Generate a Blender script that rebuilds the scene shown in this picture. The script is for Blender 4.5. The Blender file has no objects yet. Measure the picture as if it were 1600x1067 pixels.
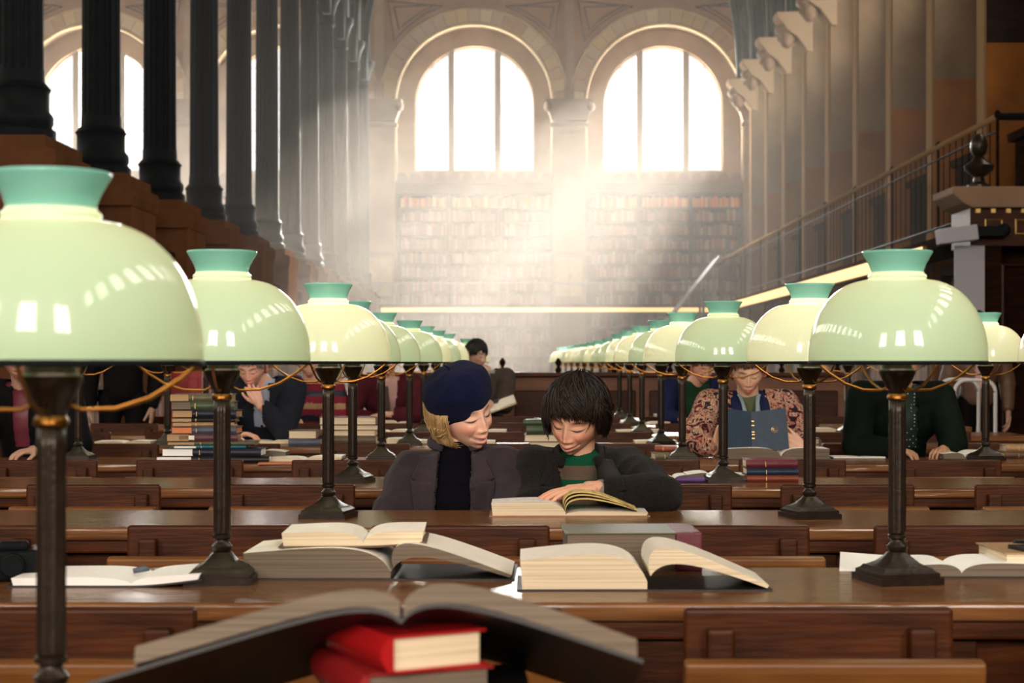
import bpy, bmesh, math, random
from mathutils import Vector, Matrix, Euler, noise
from mathutils.bvhtree import BVHTree
random.seed(7)
PI = math.pi
S = bpy.context.scene
COL = S.collection
F = 2600.0          # focal length in pixels of the 1600 px wide frame
VX, VY, CZ = 820.0, 566.0, 1.2

# ---------------------------------------------------------------- camera
cam = bpy.data.cameras.new('camera'); camo = bpy.data.objects.new('camera', cam); COL.objects.link(camo)
camo.location = (0, 0, CZ); camo.rotation_euler = (PI/2, 0, 0)
cam.sensor_width = 36; cam.lens = F/1600*36
cam.shift_x = -20/1600; cam.shift_y = 32.5/1600
cam.clip_start = .05; cam.clip_end = 300
cam.dof.use_dof = True; cam.dof.focus_distance = 5.0; cam.dof.aperture_fstop = 6.5
S.camera = camo
# ---------------------------------------------------------------- world, view
w = bpy.data.worlds.new('world'); S.world = w; w.use_nodes = True
w.node_tree.nodes['Background'].inputs[0].default_value = (.95, .97, 1, 1)
w.node_tree.nodes['Background'].inputs[1].default_value = 1.0
S.view_settings.view_transform = 'Standard'; S.view_settings.look = 'None'
S.view_settings.gamma = 1; S.view_settings.use_curve_mapping = False
S.view_settings.exposure = 0.45
cy = S.cycles
cy.use_denoising = True; cy.max_bounces = 7; cy.diffuse_bounces = 3; cy.glossy_bounces = 3
cy.transmission_bounces = 4; cy.transparent_max_bounces = 12; cy.volume_bounces = 0
cy.caustics_reflective = False; cy.caustics_refractive = False
cy.sample_clamp_indirect = 4.0; cy.sample_clamp_direct = 0
cy.use_adaptive_sampling = True; cy.adaptive_threshold = .02
cy.use_light_tree = True
cy.volume_step_rate = 4.0

def light(name, kind, loc, rot, energy, color, **k):
    l = bpy.data.lights.new(name, kind); l.energy = energy; l.color = color
    for a, v in k.items(): setattr(l, a, v)
    o = bpy.data.objects.new(name, l); COL.objects.link(o); o.location = loc; o.rotation_euler = rot
    return o
def aim(d): return Vector(d).to_track_quat('-Z', 'Y').to_euler()

YE = 44.0                                  # end wall
WCX = [3.69, -1.34, -6.37, -11.40]         # window centres on the end wall
light('sun', 'SUN', (8, 60, 16), aim((-.21, -1, -.28)), 21, (1, .89, .76), angle=.009)
for x in WCX:                              # sky outside each end window
    light('end_window_sky', 'AREA', (x, YE+1.2, 8.0), (-PI/2, 0, 0), 2000, (1, .96, .88), shape='RECTANGLE', size=3.9, size_y=4.2)
REAR = -7.0
for x in (-5.6, -.9, 3.6):                      # fill light for the faces, shining through added rear windows
    light('rear_fill_light', 'AREA', (x, REAR-.5, 5.2), (PI/2+.12, 0, 0), 620, (1, .87, .74), shape='RECTANGLE', size=2.2, size_y=4.2)
for y in (-3, 3, 9):                           # sky outside the near side windows of the left aisle
    light('side_window_sky', 'AREA', (-14.9, y, 7.5), (PI/2, 0, -PI/2), 110, (.85, .92, 1), shape='RECTANGLE', size=2.0, size_y=3.4)

# ---------------------------------------------------------------- materials
MATS = {}
def mat(name, color, rough=.6, metal=0., var=0., scale=6., stretch=(1, 1, 1), bump=0., bscale=None, coat=0., color2=None, emit=None, estr=0, spec=.5, detail=6, sheen=0):
    if name in MATS: return MATS[name]
    m = bpy.data.materials.new(name); m.use_nodes = True; nt = m.node_tree; N = nt.nodes; L = nt.links
    p = N['Principled BSDF']
    p.inputs['Base Color'].default_value = (*color, 1); p.inputs['Roughness'].default_value = rough; p.inputs['Metallic'].default_value = metal
    p.inputs['Coat Weight'].default_value = coat; p.inputs['Coat Roughness'].default_value = .08
    p.inputs['Specular IOR Level'].default_value = spec
    if sheen: p.inputs['Sheen Weight'].default_value = sheen; p.inputs['Sheen Roughness'].default_value = .5
    if emit: p.inputs['Emission Color'].default_value = (*emit, 1); p.inputs['Emission Strength'].default_value = estr
    if var or bump or color2:
        tc = N.new('ShaderNodeTexCoord'); mp = N.new('ShaderNodeMapping'); mp.inputs['Scale'].default_value = stretch
        L.new(tc.outputs['Object'], mp.inputs[0])
        n = N.new('ShaderNodeTexNoise'); n.inputs['Scale'].default_value = scale; n.inputs['Detail'].default_value = detail
        L.new(mp.outputs[0], n.inputs['Vector'])
        if var or color2:
            r = N.new('ShaderNodeValToRGB'); r.color_ramp.elements[0].position = .3; r.color_ramp.elements[1].position = .7
            c2 = color2 or tuple(c*(1-var) for c in color)
            r.color_ramp.elements[0].color = (*c2, 1); r.color_ramp.elements[1].color = (*[min(1, c*(1+var*.4)) for c in color], 1)
            L.new(n.outputs['Fac'], r.inputs[0]); L.new(r.outputs[0], p.inputs['Base Color'])
        if bump:
            n2 = N.new('ShaderNodeTexNoise'); n2.inputs['Scale'].default_value = bscale or scale*3; L.new(mp.outputs[0], n2.inputs['Vector'])
            b = N.new('ShaderNodeBump'); b.inputs['Strength'].default_value = bump; b.inputs['Distance'].default_value = .01
            L.new(n2.outputs['Fac'], b.inputs['Height']); L.new(b.outputs[0], p.inputs['Normal'])
    MATS[name] = m; return m
def M(n): return MATS[n]

mat('table_wood', (.22, .095, .035), .20, var=.3, scale=3.2, stretch=(1, 16, 16), color2=(.09, .032, .010), bump=.25, bscale=5, spec=.45)
mat('wood', (.062, .016, .0028), .45, color2=(.022, .005, .001), scale=6, stretch=(1, 1, 8), spec=.2, bump=.1)
mat('wood_x', (.088, .022, .0035), .45, color2=(.028, .006, .001), scale=5, stretch=(1, 9, 9), spec=.2, bump=.1)
mat('seat_wood', (.20, .08, .018), .4, color2=(.13, .045, .01), scale=6, stretch=(1, 8, 8), spec=.3)
mat('dark_wood_and_dim_pier', (.022, .010, .006), .65, spec=0, var=.5, scale=4, stretch=(1, 1, 6))
mat('counter_wood', (.20, .085, .045), .65, var=.4, scale=3, stretch=(1, 1, 5))
mat('pedestal_stone', (.125, .055, .025), .8, spec=0, color2=(.085, .036, .016), scale=3, bump=.2)
mat('stone', (.38, .265, .165), .85, spec=0, color2=(.28, .19, .115), scale=1.4, bump=.25)
mat('stone_pink', (.36, .20, .11), .85, spec=0, color2=(.28, .15, .08), scale=2, bump=.1)
mat('stone_dark', (.24, .15, .09), .85, var=.2, scale=2)
mat('stone_gold', (.50, .36, .19), .85, var=.25, scale=4)
mat('ochre_below_light_edge', (.30, .11, .016), .7, spec=0, color2=(.16, .06, .013), scale=1.5)
mat('grey_cornice_light_edge', (.20, .135, .08), .8, spec=0, var=.3, scale=1.5)
mat('iron', (.004, .006, .008), .65, metal=0, spec=.12, var=.3, scale=8)
mat('iron_green', (.008, .018, .015), .6, spec=.15)
mat('floor', (.16, .09, .05), .35, var=.4, scale=3, stretch=(1, 5, 1))
mat('plaster', (.26, .18, .11), .9, var=.15, scale=1)
mat('bronze', (.028, .018, .012), .36, metal=.5, var=.4, scale=30, bump=.1, bscale=120)
mat('brass', (.30, .125, .03), .32, metal=1, var=.3, scale=20)
mat('steel', (.35, .36, .38), .35, metal=.8)
mat('paper', (.92, .87, .77), .8, var=.05, scale=30)
mat('paper_white', (.95, .94, .92), .75, var=.03, scale=30)
mat('bw', (.30, .30, .3), .8)
def pages_mat(name, a, b):
    m = mat(name, a, .85); nt = m.node_tree; N = nt.nodes; L = nt.links
    tc = N.new('ShaderNodeTexCoord'); mp = N.new('ShaderNodeMapping'); mp.inputs['Scale'].default_value = (2, 2, 420)
    n = N.new('ShaderNodeTexNoise'); n.inputs['Scale'].default_value = 1.0; n.inputs['Detail'].default_value = 3
    r = N.new('ShaderNodeValToRGB'); r.color_ramp.elements[0].position = .35; r.color_ramp.elements[1].position = .6
    r.color_ramp.elements[0].color = (*b, 1); r.color_ramp.elements[1].color = (*a, 1)
    L.new(tc.outputs['Object'], mp.inputs[0]); L.new(mp.outputs[0], n.inputs['Vector']); L.new(n.outputs['Fac'], r.inputs[0])
    L.new(r.outputs[0], nt.nodes['Principled BSDF'].inputs['Base Color'])
    return m
pages_mat('page_block', (.86, .74, .53), (.62, .49, .33))
pages_mat('page_grey_shaded', (.20, .155, .115), (.11, .085, .06))  # grey page edges, darkened to paint in their shaded front
pages_mat('page_yellow', (.80, .62, .25), (.55, .4, .15))
pages_mat('page_tan', (.50, .33, .17), (.34, .2, .1))
pages_mat('page_orange', (.75, .25, .1), (.6, .2, .08))
def print_mat(name, base, ink, sc=260):
    m = mat(name, base, .75); nt = m.node_tree; N = nt.nodes; L = nt.links
    tc = N.new('ShaderNodeTexCoord'); wv = N.new('ShaderNodeTexWave'); wv.bands_direction = 'Y'; wv.inputs['Scale'].default_value = sc/6.28*.1
    wv.inputs['Scale'].default_value = 26
    n = N.new('ShaderNodeTexNoise'); n.inputs['Scale'].default_value = 90
    mx = N.new('ShaderNodeMath'); mx.operation = 'MULTIPLY'
    r = N.new('ShaderNodeValToRGB'); r.color_ramp.elements[0].position = .42; r.color_ramp.elements[1].position = .5
    r.color_ramp.elements[0].color = (*base, 1); r.color_ramp.elements[1].color = (*ink, 1)
    L.new(tc.outputs['Object'], wv.inputs['Vector']); L.new(tc.outputs['Object'], n.inputs['Vector'])
    L.new(wv.outputs['Fac'], mx.inputs[0]); L.new(n.outputs['Fac'], mx.inputs[1]); L.new(mx.outputs[0], r.inputs[0])
    L.new(r.outputs[0], N['Principled BSDF'].inputs['Base Color'])
    return m
print_mat('page_print', (.88, .86, .82), (.42, .42, .45))

def obj_random_mat(name, cols, rough=.6):
    m = mat(name, cols[0], rough); nt = m.node_tree; N = nt.nodes; L = nt.links
    oi = N.new('ShaderNodeObjectInfo'); r = N.new('ShaderNodeValToRGB'); r.color_ramp.interpolation = 'CONSTANT'
    els = r.color_ramp.elements
    while len(els) < len(cols): els.new(.5)
    for i, c in enumerate(cols): els[i].position = i/len(cols); els[i].color = (*c, 1)
    L.new(oi.outputs['Random'], r.inputs[0]); L.new(r.outputs[0], N['Principled BSDF'].inputs['Base Color'])
    return m
obj_random_mat('shelf_spine', [(.75, .24, .06), (.85, .36, .11), (.55, .14, .05), (.85, .48, .2), (.7, .3, .1), (.75, .18, .07), (.85, .55, .3), (.45, .18, .08)])
def island_random_mat(name, cols, rough=.6):
    m = mat(name, cols[0], rough); nt = m.node_tree; N = nt.nodes; L = nt.links
    g = N.new('ShaderNodeNewGeometry'); r = N.new('ShaderNodeValToRGB'); r.color_ramp.interpolation = 'CONSTANT'
    els = r.color_ramp.elements
    while len(els) < len(cols): els.new(.5)
    for i, c in enumerate(cols): els[i].position = i/len(cols); els[i].color = (*c, 1)
    L.new(g.outputs['Random Per Island'], r.inputs[0]); L.new(r.outputs[0], N['Principled BSDF'].inputs['Base Color'])
    return m
island_random_mat('shelf_spines', [(.20, .10, .07), (.32, .16, .1), (.13, .08, .07), (.38, .26, .17), (.22, .13, .12), (.3, .1, .07), (.42, .34, .26), (.12, .09, .1)])
island_random_mat('voussoir', [(.52, .36, .17), (.45, .32, .2), (.55, .42, .25), (.42, .27, .14)], .85)

def simple(name, c, r=.6, **k): return mat(name, c, r, **k)
for n, c in dict(cloth_red=(.30, .01, .012), cloth_maroon=(.14, .02, .035), cloth_blue=(.010, .032, .070), cloth_rust=(.26, .06, .03), cloth_green=(.06, .09, .045),
                 cloth_olive=(.13, .12, .07), cloth_navy=(.012, .014, .03), cloth_black=(.01, .008, .009), cloth_teal=(.03, .2, .27), cloth_tan=(.4, .24, .12),
                 cloth_plum=(.11, .04, .055), cloth_slate=(.08, .095, .13), cloth_purple=(.13, .06, .25), cloth_grey=(.11, .085, .06), cloth_brown=(.12, .06, .035),
                 leather_tan=(.36, .18, .09)).items():
    simple(n, c, .5, bump=.15, scale=40, bscale=300, var=.15)
simple('gilt', (.75, .5, .16), .35, metal=.9)
simple('red_gloss', (.42, .01, .012), .22, coat=.6)

# opal glass lamp shade: thin glass that scatters light both ways
def shade_mat(name, refl, trans):
    m = bpy.data.materials.new(name); m.use_nodes = True; nt = m.node_tree; N = nt.nodes; L = nt.links
    p = N['Principled BSDF']; p.inputs['Base Color'].default_value = (*refl, 1); p.inputs['Roughness'].default_value = .5
    p.inputs['Coat Weight'].default_value = 1; p.inputs['Coat Roughness'].default_value = .02; p.inputs['Coat IOR'].default_value = 1.6
    t = N.new('ShaderNodeBsdfTranslucent'); t.inputs[0].default_value = (*trans, 1)
    mx = N.new('ShaderNodeMixShader'); mx.inputs[0].default_value = .30
    L.new(p.outputs[0], mx.inputs[1]); L.new(t.outputs[0], mx.inputs[2]); L.new(mx.outputs[0], N['Material Output'].inputs[0])
    MATS[name] = m; return m
shade_mat('opal_glass', (.37, .60, .45), (.91, .91, .66))
shade_mat('opal_glass_pale', (.50, .67, .51), (1, .94, .73))
shade_mat('opal_glass_rim', (.20, .50, .45), (.22, .55, .48))

# ---------------------------------------------------------------- mesh helpers
def P(px, py, d): return Vector(((px-VX)*d/F, d, CZ-(py-VY)*d/F))
class MB:
    def __init__(s): s.v = []; s.f = []; s.m = []
    def add(s, vs, fs, mi=0):
        o = len(s.v); s.v += [tuple(v) for v in vs]; s.f += [tuple(i+o for i in f) for f in fs]; s.m += [mi]*len(fs)
    def box(s, x0, x1, y0, y1, z0, z1, mi=0, T=None):
        vs = [Vector((x, y, z)) for z in (z0, z1) for y in (y0, y1) for x in (x0, x1)]
        if T: vs = [T @ v for v in vs]
        s.add(vs, [(0, 2, 3, 1), (4, 5, 7, 6), (0, 1, 5, 4), (2, 6, 7, 3), (0, 4, 6, 2), (1, 3, 7, 5)], mi)
    def lathe(s, prof, n=32, c=(0, 0, 0), mi=0, fn=None, cap=True, T=None):
        vs = []; fs = []
        for r, z in prof:
            for i in range(n):
                a = 2*PI*i/n; rr = r*(fn(a, z) if fn else 1)
                v = Vector((c[0]+rr*math.cos(a), c[1]+rr*math.sin(a), c[2]+z)); vs.append(T @ v if T else v)
        for j in range(len(prof)-1):
            for i in range(n): k = (i+1) % n; fs.append((j*n+i, j*n+k, (j+1)*n+k, (j+1)*n+i))
        if cap: fs.append(tuple(range(n))[::-1]); fs.append(tuple((len(prof)-1)*n+i for i in range(n)))
        s.add(vs, fs, mi)
    def tube(s, pts, rad, n=8, mi=0, closed=False, flat=1.0):
        pts = [Vector(p) for p in pts]; K = len(pts)
        if not hasattr(rad, '__len__'): rad = [rad]*K
        vs = []; fs = []; up = Vector((0, 0, 1)); prev = None
        for i, p in enumerate(pts):
            t = (pts[(i+1) % K]-pts[i-1]) if closed else (pts[min(i+1, K-1)]-pts[max(i-1, 0)])
            t = t.normalized() if t.length > 1e-9 else Vector((0, 0, 1))
            if prev is None:
                a = t.orthogonal().normalized() if abs(t.z) > .99 else t.cross(up).normalized()
            else: a = (prev-t*prev.dot(t)); a = a.normalized() if a.length > 1e-6 else t.orthogonal().normalized()
            prev = a; b = t.cross(a)
            for k in range(n):
                an = 2*PI*k/n; vs.append(p+a*math.cos(an)*rad[i]+b*math.sin(an)*rad[i]*flat)
        for i in range(K if closed else K-1):
            j = (i+1) % K
            for k in range(n): k2 = (k+1) % n; fs.append((i*n+k, i*n+k2, j*n+k2, j*n+k))
        if not closed: fs.append(tuple(range(n))[::-1]); fs.append(tuple((K-1)*n+k for k in range(n)))
        s.add(vs, fs, mi)
    def prism(s, poly, z0, z1, mi=0, axis='z', T=None):
        """poly in (a,b); axis z: (a,b,z); axis y: (a,t,b); axis x: (t,a,b)"""
        n = len(poly); vs = []
        for t in (z0, z1):
            for a, b in poly:
                v = Vector((a, b, t) if axis == 'z' else (a, t, b) if axis == 'y' else (t, a, b)); vs.append(T @ v if T else v)
        fs = [tuple(range(n))[::-1], tuple(range(n, 2*n))]+[(i, (i+1) % n, n+(i+1) % n, n+i) for i in range(n)]
        if axis == 'y': fs = [f[::-1] for f in fs]
        s.add(vs, fs, mi)
    def ell(s, c, r, n=16, mi=0, T=None):
        vs = []; fs = []; m = n//2
        for j in range(1, m):
            th = PI*j/m
            for i in range(n): a = 2*PI*i/n; vs.append(Vector((c[0]+r[0]*math.sin(th)*math.cos(a), c[1]+r[1]*math.sin(th)*math.sin(a), c[2]+r[2]*math.cos(th))))
        vs.append(Vector((c[0], c[1], c[2]+r[2]))); vs.append(Vector((c[0], c[1], c[2]-r[2])))
        for j in range(m-2):
            for i in range(n): k = (i+1) % n; fs.append((j*n+i, (j+1)*n+i, (j+1)*n+k, j*n+k))
        t = len(vs)-2; b = t+1
        for i in range(n): k = (i+1) % n; fs.append((t, i, k)); fs.append((b, (m-2)*n+k, (m-2)*n+i))
        if T: vs = [T @ v for v in vs]
        s.add(vs, fs, mi)
    def cap(s, a, b, ra, rb, n=14, mi=0):
        """tapered capsule, closed"""
        a = Vector(a); b = Vector(b); t = (b-a).normalized(); pts = []; rad = []
        for k in range(5):
            an = PI/2*(1-k/4); pts.append(a-t*ra*math.sin(an)); rad.append(max(ra*math.cos(an), 1e-4))
        for k in range(5):
            an = PI/2*k/4; pts.append(b+t*rb*math.sin(an)); rad.append(max(rb*math.cos(an), 1e-4))
        s.tube(pts, rad, n, mi)
    def build(s, name, mats, parent=None, smooth=False, bevel=0, seg=2, recalc=True):
        me = bpy.data.meshes.new(name); me.from_pydata(s.v, [], s.f)
        if isinstance(mats, str): mats = [mats]
        for m in mats: me.materials.append(MATS[m] if isinstance(m, str) else m)
        me.polygons.foreach_set('material_index', s.m)
        if recalc:
            bm = bmesh.new(); bm.from_mesh(me); bmesh.ops.recalc_face_normals(bm, faces=bm.faces); bm.to_mesh(me); bm.free()
        if smooth == 'auto':
            me.polygons.foreach_set('use_smooth', [True]*len(me.polygons)); me.set_sharp_from_angle(angle=math.radians(38))
        elif smooth: me.polygons.foreach_set('use_smooth', [True]*len(me.polygons))
        me.update()
        o = bpy.data.objects.new(name, me); COL.objects.link(o)
        if parent: o.parent = parent
        if bevel:
            b = o.modifiers.new('bevel', 'BEVEL'); b.width = bevel; b.segments = seg; b.limit_method = 'ANGLE'
        return o
def tag(o, label, cat=None, group=None, kind=None):
    if label: o['label'] = label
    if cat: o['category'] = cat
    if group: o['group'] = group
    if kind: o['kind'] = kind
    return o
def struct(o): o['kind'] = 'structure'; return o
def empty(name, loc=(0, 0, 0), rz=0, label=None, cat=None, group=None):
    o = bpy.data.objects.new(name, None); COL.objects.link(o); o.location = loc; o.rotation_euler = (0, 0, rz); o.empty_display_size = .1
    return tag(o, label, cat, group)
def copy_tree(o, parent=None):
    c = o.copy(); COL.objects.link(c)
    if parent: c.parent = parent
    for ch in list(o.children): copy_tree(ch, c)
    return c
ORD = ['first', 'second', 'third', 'fourth', 'fifth', 'sixth', 'seventh', 'eighth', 'ninth', 'tenth', 'eleventh', 'twelfth', 'thirteenth', 'fourteenth', 'fifteenth', 'sixteenth', 'seventeenth', 'eighteenth', 'nineteenth', 'twentieth']
for k in range(21, 90): ORD.append(['twenty', 'thirty', 'forty', 'fifty', 'sixty', 'seventy', 'eighty'][k//10-2] + ('-'+ORD[k % 10-1] if k % 10 else ''))

# ================================================================ BUILDING
XL, XR, ZT = -14.6, 6.3, 14.6
m = MB(); m.box(XL-.3, XR+.3, REAR-.3, YE+1, -.2, 0); struct(m.build('floor', 'floor'))

def arch_pts(cx, r, z0, zs, n=24):
    """outline of an arched opening from lower left up and over to lower right"""
    pts = [(cx-r, z0), (cx-r, (z0+zs)/2)]
    for i in range(n+1): a = PI-PI*i/n; pts.append((cx+r*math.cos(a), zs+r*math.sin(a)))
    return pts+[(cx+r, (z0+zs)/2), (cx+r, z0)]
def arch_wall(m, cx, hp, zb, zt, r, z0, zs, y, dep, mi=0, mr=None):
    """wall bay from cx-hp to cx+hp with an arched opening, front at y, thickness dep"""
    if mr is None: mr = mi
    inn = arch_pts(cx, r, z0, zs); out = []
    n = len(inn)
    for i, (x, z) in enumerate(inn):
        if i < 2: out.append((cx-hp, z))
        elif i >= n-2: out.append((cx+hp, z))
        else:
            a = PI-PI*(i-2)/(n-5); c, s_ = math.cos(a), math.sin(a)
            k = min(hp/max(abs(c), 1e-6), (zt-zs)/max(s_, 1e-6)); out.append((cx+c*k, zs+s_*k))
    vs = [(x, y, z) for x, z in inn]+[(x, y, z) for x, z in out]+[(x, y+dep, z) for x, z in inn]+[(x, y+dep, z) for x, z in out]
    fs = []; fr = []
    for i in range(n-1):
        fs += [(i, i+1, n+i+1, n+i), (2*n+i+1, 2*n+i, 3*n+i, 3*n+i+1)]; fr.append((i+1, i, 2*n+i, 2*n+i+1))
    o = len(m.v); m.add(vs, fs, mi); m.f += [tuple(q+o for q in f) for f in fr]; m.m += [mr]*len(fr)
    # corners of the outer outline above the arch
    for s_ in (-1, 1):
        j = min(range(n), key=lambda q: abs(out[q][0]-(cx+s_*hp))+abs(out[q][1]-zt))
        m.add([(cx+s_*hp, y, zt), (out[j][0], y, out[j][1]), (out[j-1][0], y, out[j-1][1]), (out[j+1][0], y, out[j+1][1])], [(0, 1, 2), (0, 1, 3)], mi)
        m.add([(cx+s_*hp, y+dep, zt), (out[j][0], y+dep, out[j][1]), (out[j-1][0], y+dep, out[j-1][1]), (out[j+1][0], y+dep, out[j+1][1])], [(0, 1, 2), (0, 1, 3)], mi)
    if z0 > zb: m.box(cx-hp, cx+hp, y, y+dep, zb, z0, mi)
    # side caps so that light stays out
    m.add([(cx-hp, y, zb), (cx-hp, y+dep, zb), (cx-hp, y+dep, zt), (cx-hp, y, zt)], [(0, 1, 2, 3)], mi)
    m.add([(cx+hp, y, zb), (cx+hp, y+dep, zb), (cx+hp, y+dep, zt), (cx+hp, y, zt)], [(0, 1, 2, 3)], mi)
    m.add([(cx-hp, y, zt), (cx-hp, y+dep, zt), (cx+hp, y+dep, zt), (cx+hp, y, zt)], [(0, 1, 2, 3)], mi)

HP = 2.515; ZS = 8.05; RN = 2.08
m = MB()
edges = [c-HP for c in WCX]
for cx in WCX:
    arch_wall(m, cx, HP, 0, ZT, RN, 0, ZS, YE, .5, 0, 1)          # deep niche with an arched head
    arch_wall(m, cx, HP, 0, ZT, 1.60, 6.28, ZS, YE+.5, .3, 1, 1)  # wall with the window opening
m.box(WCX[0]+HP, XR+.3, YE, YE+.8, 0, ZT); m.box(XL-.3, WCX[-1]-HP, YE, YE+.8, 0, ZT)
struct(m.build('wall_end', ['stone_pink', 'stone']))

glass = bpy.data.materials.new('window_glass'); glass.use_nodes = True
nt = glass.node_tree; tr = nt.nodes.new('ShaderNodeBsdfTransparent'); gl = nt.nodes.new('ShaderNodeBsdfGlossy'); gl.inputs['Roughness'].default_value = .05
mx = nt.nodes.new('ShaderNodeMixShader'); mx.inputs[0].default_value = .06
nt.links.new(tr.outputs[0], mx.inputs[1]); nt.links.new(gl.outputs[0], mx.inputs[2]); nt.links.new(mx.outputs[0], nt.nodes['Material Output'].inputs[0]); MATS['window_glass'] = glass
day = mat('daylit_glass', (.8, .85, .9), .3, emit=(1, .96, .88), estr=7)
simple('window_iron', (.30, .25, .18), .6)

for wi, cx in enumerate(WCX):
    y = YE+.56
    m = MB()                                                        # stone mullions and surround
    for dx in (-.62, .62):
        top = ZS+math.sqrt(1.6**2-dx*dx)
        m.box(cx+dx-.085, cx+dx+.085, y, y+.16, 6.28, top)
    pts = arch_pts(cx, 1.585, 6.28, ZS); m.tube([(x, y+.08, z) for x, z in pts], .05, 6)
    m.box(cx-1.6, cx+1.6, y-.02, y+.18, 6.22, 6.34)
    fr = struct(m.build('window_%d' % (wi+1), 'window_iron'))
    m = MB()
    for k in range(1, 6):                                           # glazing bars
        z = 6.28+k*.56
        hw = 1.6 if z < ZS else math.sqrt(max(0, 1.6**2-(z-ZS)**2))
        if hw > .2: m.box(cx-hw, cx+hw, y+.06, y+.085, z-.012, z+.012)
    for dx in (-1.1, -.2, .2, 1.1):
        m.box(cx+dx-.008, cx+dx+.008, y+.06, y+.08, 6.3, ZS+math.sqrt(1.6**2-dx*dx))
    m.build('glazing_bar', 'window_iron', fr)
    m = MB(); m.prism(arch_pts(cx, 1.59, 6.28, ZS), y+.10, y+.11, axis='y'); m.build('window_pane', 'window_glass', fr)
# archivolts, mouldings, spandrels, pilasters
m = MB(); m2 = MB(); m3 = MB(); m4 = MB()
for cx in WCX:
    n = 23
    for i in range(n):                                              # wedge stones round each arch
        a0 = PI*i/n+.004; a1 = PI*(i+1)/n-.004
        vs = []
        for yy in (YE-.05, YE+.01):
            for a, r in ((a0, 2.14), (a1, 2.14), (a1, 2.5), (a0, 2.5)): vs.append((cx+r*math.cos(a), yy, ZS+r*math.sin(a)))
        m.add(vs, [(0, 1, 2, 3), (7, 6, 5, 4), (0, 4, 5, 1), (1, 5, 6, 2), (2, 6, 7, 3), (3, 7, 4, 0)])
    m2.tube([(x, YE-.05, z) for x, z in arch_pts(cx, 2.09, 6.0, ZS, 40)], .055, 8)
    m2.tube([(cx+2.5*math.cos(PI*i/40), YE-.04, ZS+2.5*math.sin(PI*i/40)) for i in range(41)], .03, 6)
    for s_ in (-1, 1):                                              # sunk spandrel panels as raised fillets
        for q in (0, .16):
            pts = [(cx+s_*(2.28-q), YE-.015, 10.75-q)]
            for i in range(9): a = math.radians(38+q*40+i*(34-q*60)/8); pts.append((cx+s_*(2.68+q*.6)*math.cos(a), YE-.015, ZS+(2.68+q*.6)*math.sin(a)))
            m3.tube(pts+[pts[0]], .022, 5)
struct(m.build('trim_1', 'voussoir', smooth=False)); struct(m2.build('trim_2', 'stone_gold', smooth=True)); simple('fillet_brown', (.13, .065, .04), .85); struct(m3.build('trim_3', 'fillet_brown', smooth=True))
m = MB(); cap_m = MB(); pan = MB()
PX = [WCX[0]+HP]+[c-HP for c in WCX]
for x in PX:
    hw = .42
    m.box(x-hw, x+hw, YE-.14, YE+.02, 0, 7.55)
    cap_m.prism([(-.46, 7.55), (.46, 7.55), (.62, 8.0), (.62, 8.12), (-.62, 8.12), (-.62, 8.0)], YE-.3, YE+.02, axis='y', T=Matrix.Translation((x, 0, 0)))
    cap_m.box(x-.5, x+.5, YE-.2, YE, 7.4, 7.5)
    for s_ in (-1, 1): cap_m.ell((x+s_*.56, YE-.26, 7.92), (.11, .12, .13), 10)
    m.box(x-.07, x+.07, YE-.12, YE+.02, 8.12, ZT)
    m.box(x-.13, x+.13, YE-.06, YE+.02, 8.12, ZT)
    pan.box(x-.34, x-.01, YE-.16, YE-.13, 2.95, 3.95); pan.box(x+.01, x+.34, YE-.16, YE-.13, 2.95, 3.95)
    cap_m.box(x-.5, x+.5, YE-.19, YE, 4.0, 4.12)
struct(m.build('trim_4', 'stone')); struct(cap_m.build('trim_5', 'stone_dark', smooth='auto')); struct(pan.build('trim_6', 'stone_gold'))
# crest of scallops and cornice above the bookcases
m = MB(); c = MB()
for cx in WCX:
    for i in range(12):
        x = cx-RN+.17+i*(2*RN-.34)/11
        m.prism([(.16*math.cos(PI*k/8), .2*math.sin(PI*k/8)) for k in range(9)], YE+.0, YE+.08, axis='y', T=Matrix.Translation((x, 0, 6.02)))
    m.box(cx-RN, cx+RN, YE-.06, YE+.16, 5.92, 6.03)
    c.box(cx-RN, cx+RN, YE+.02, YE+.4, 5.68, 5.92)
struct(m.build('trim_7', 'stone_dark')); struct(c.build('trim_8', 'grey_cornice_light_edge'))

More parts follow.
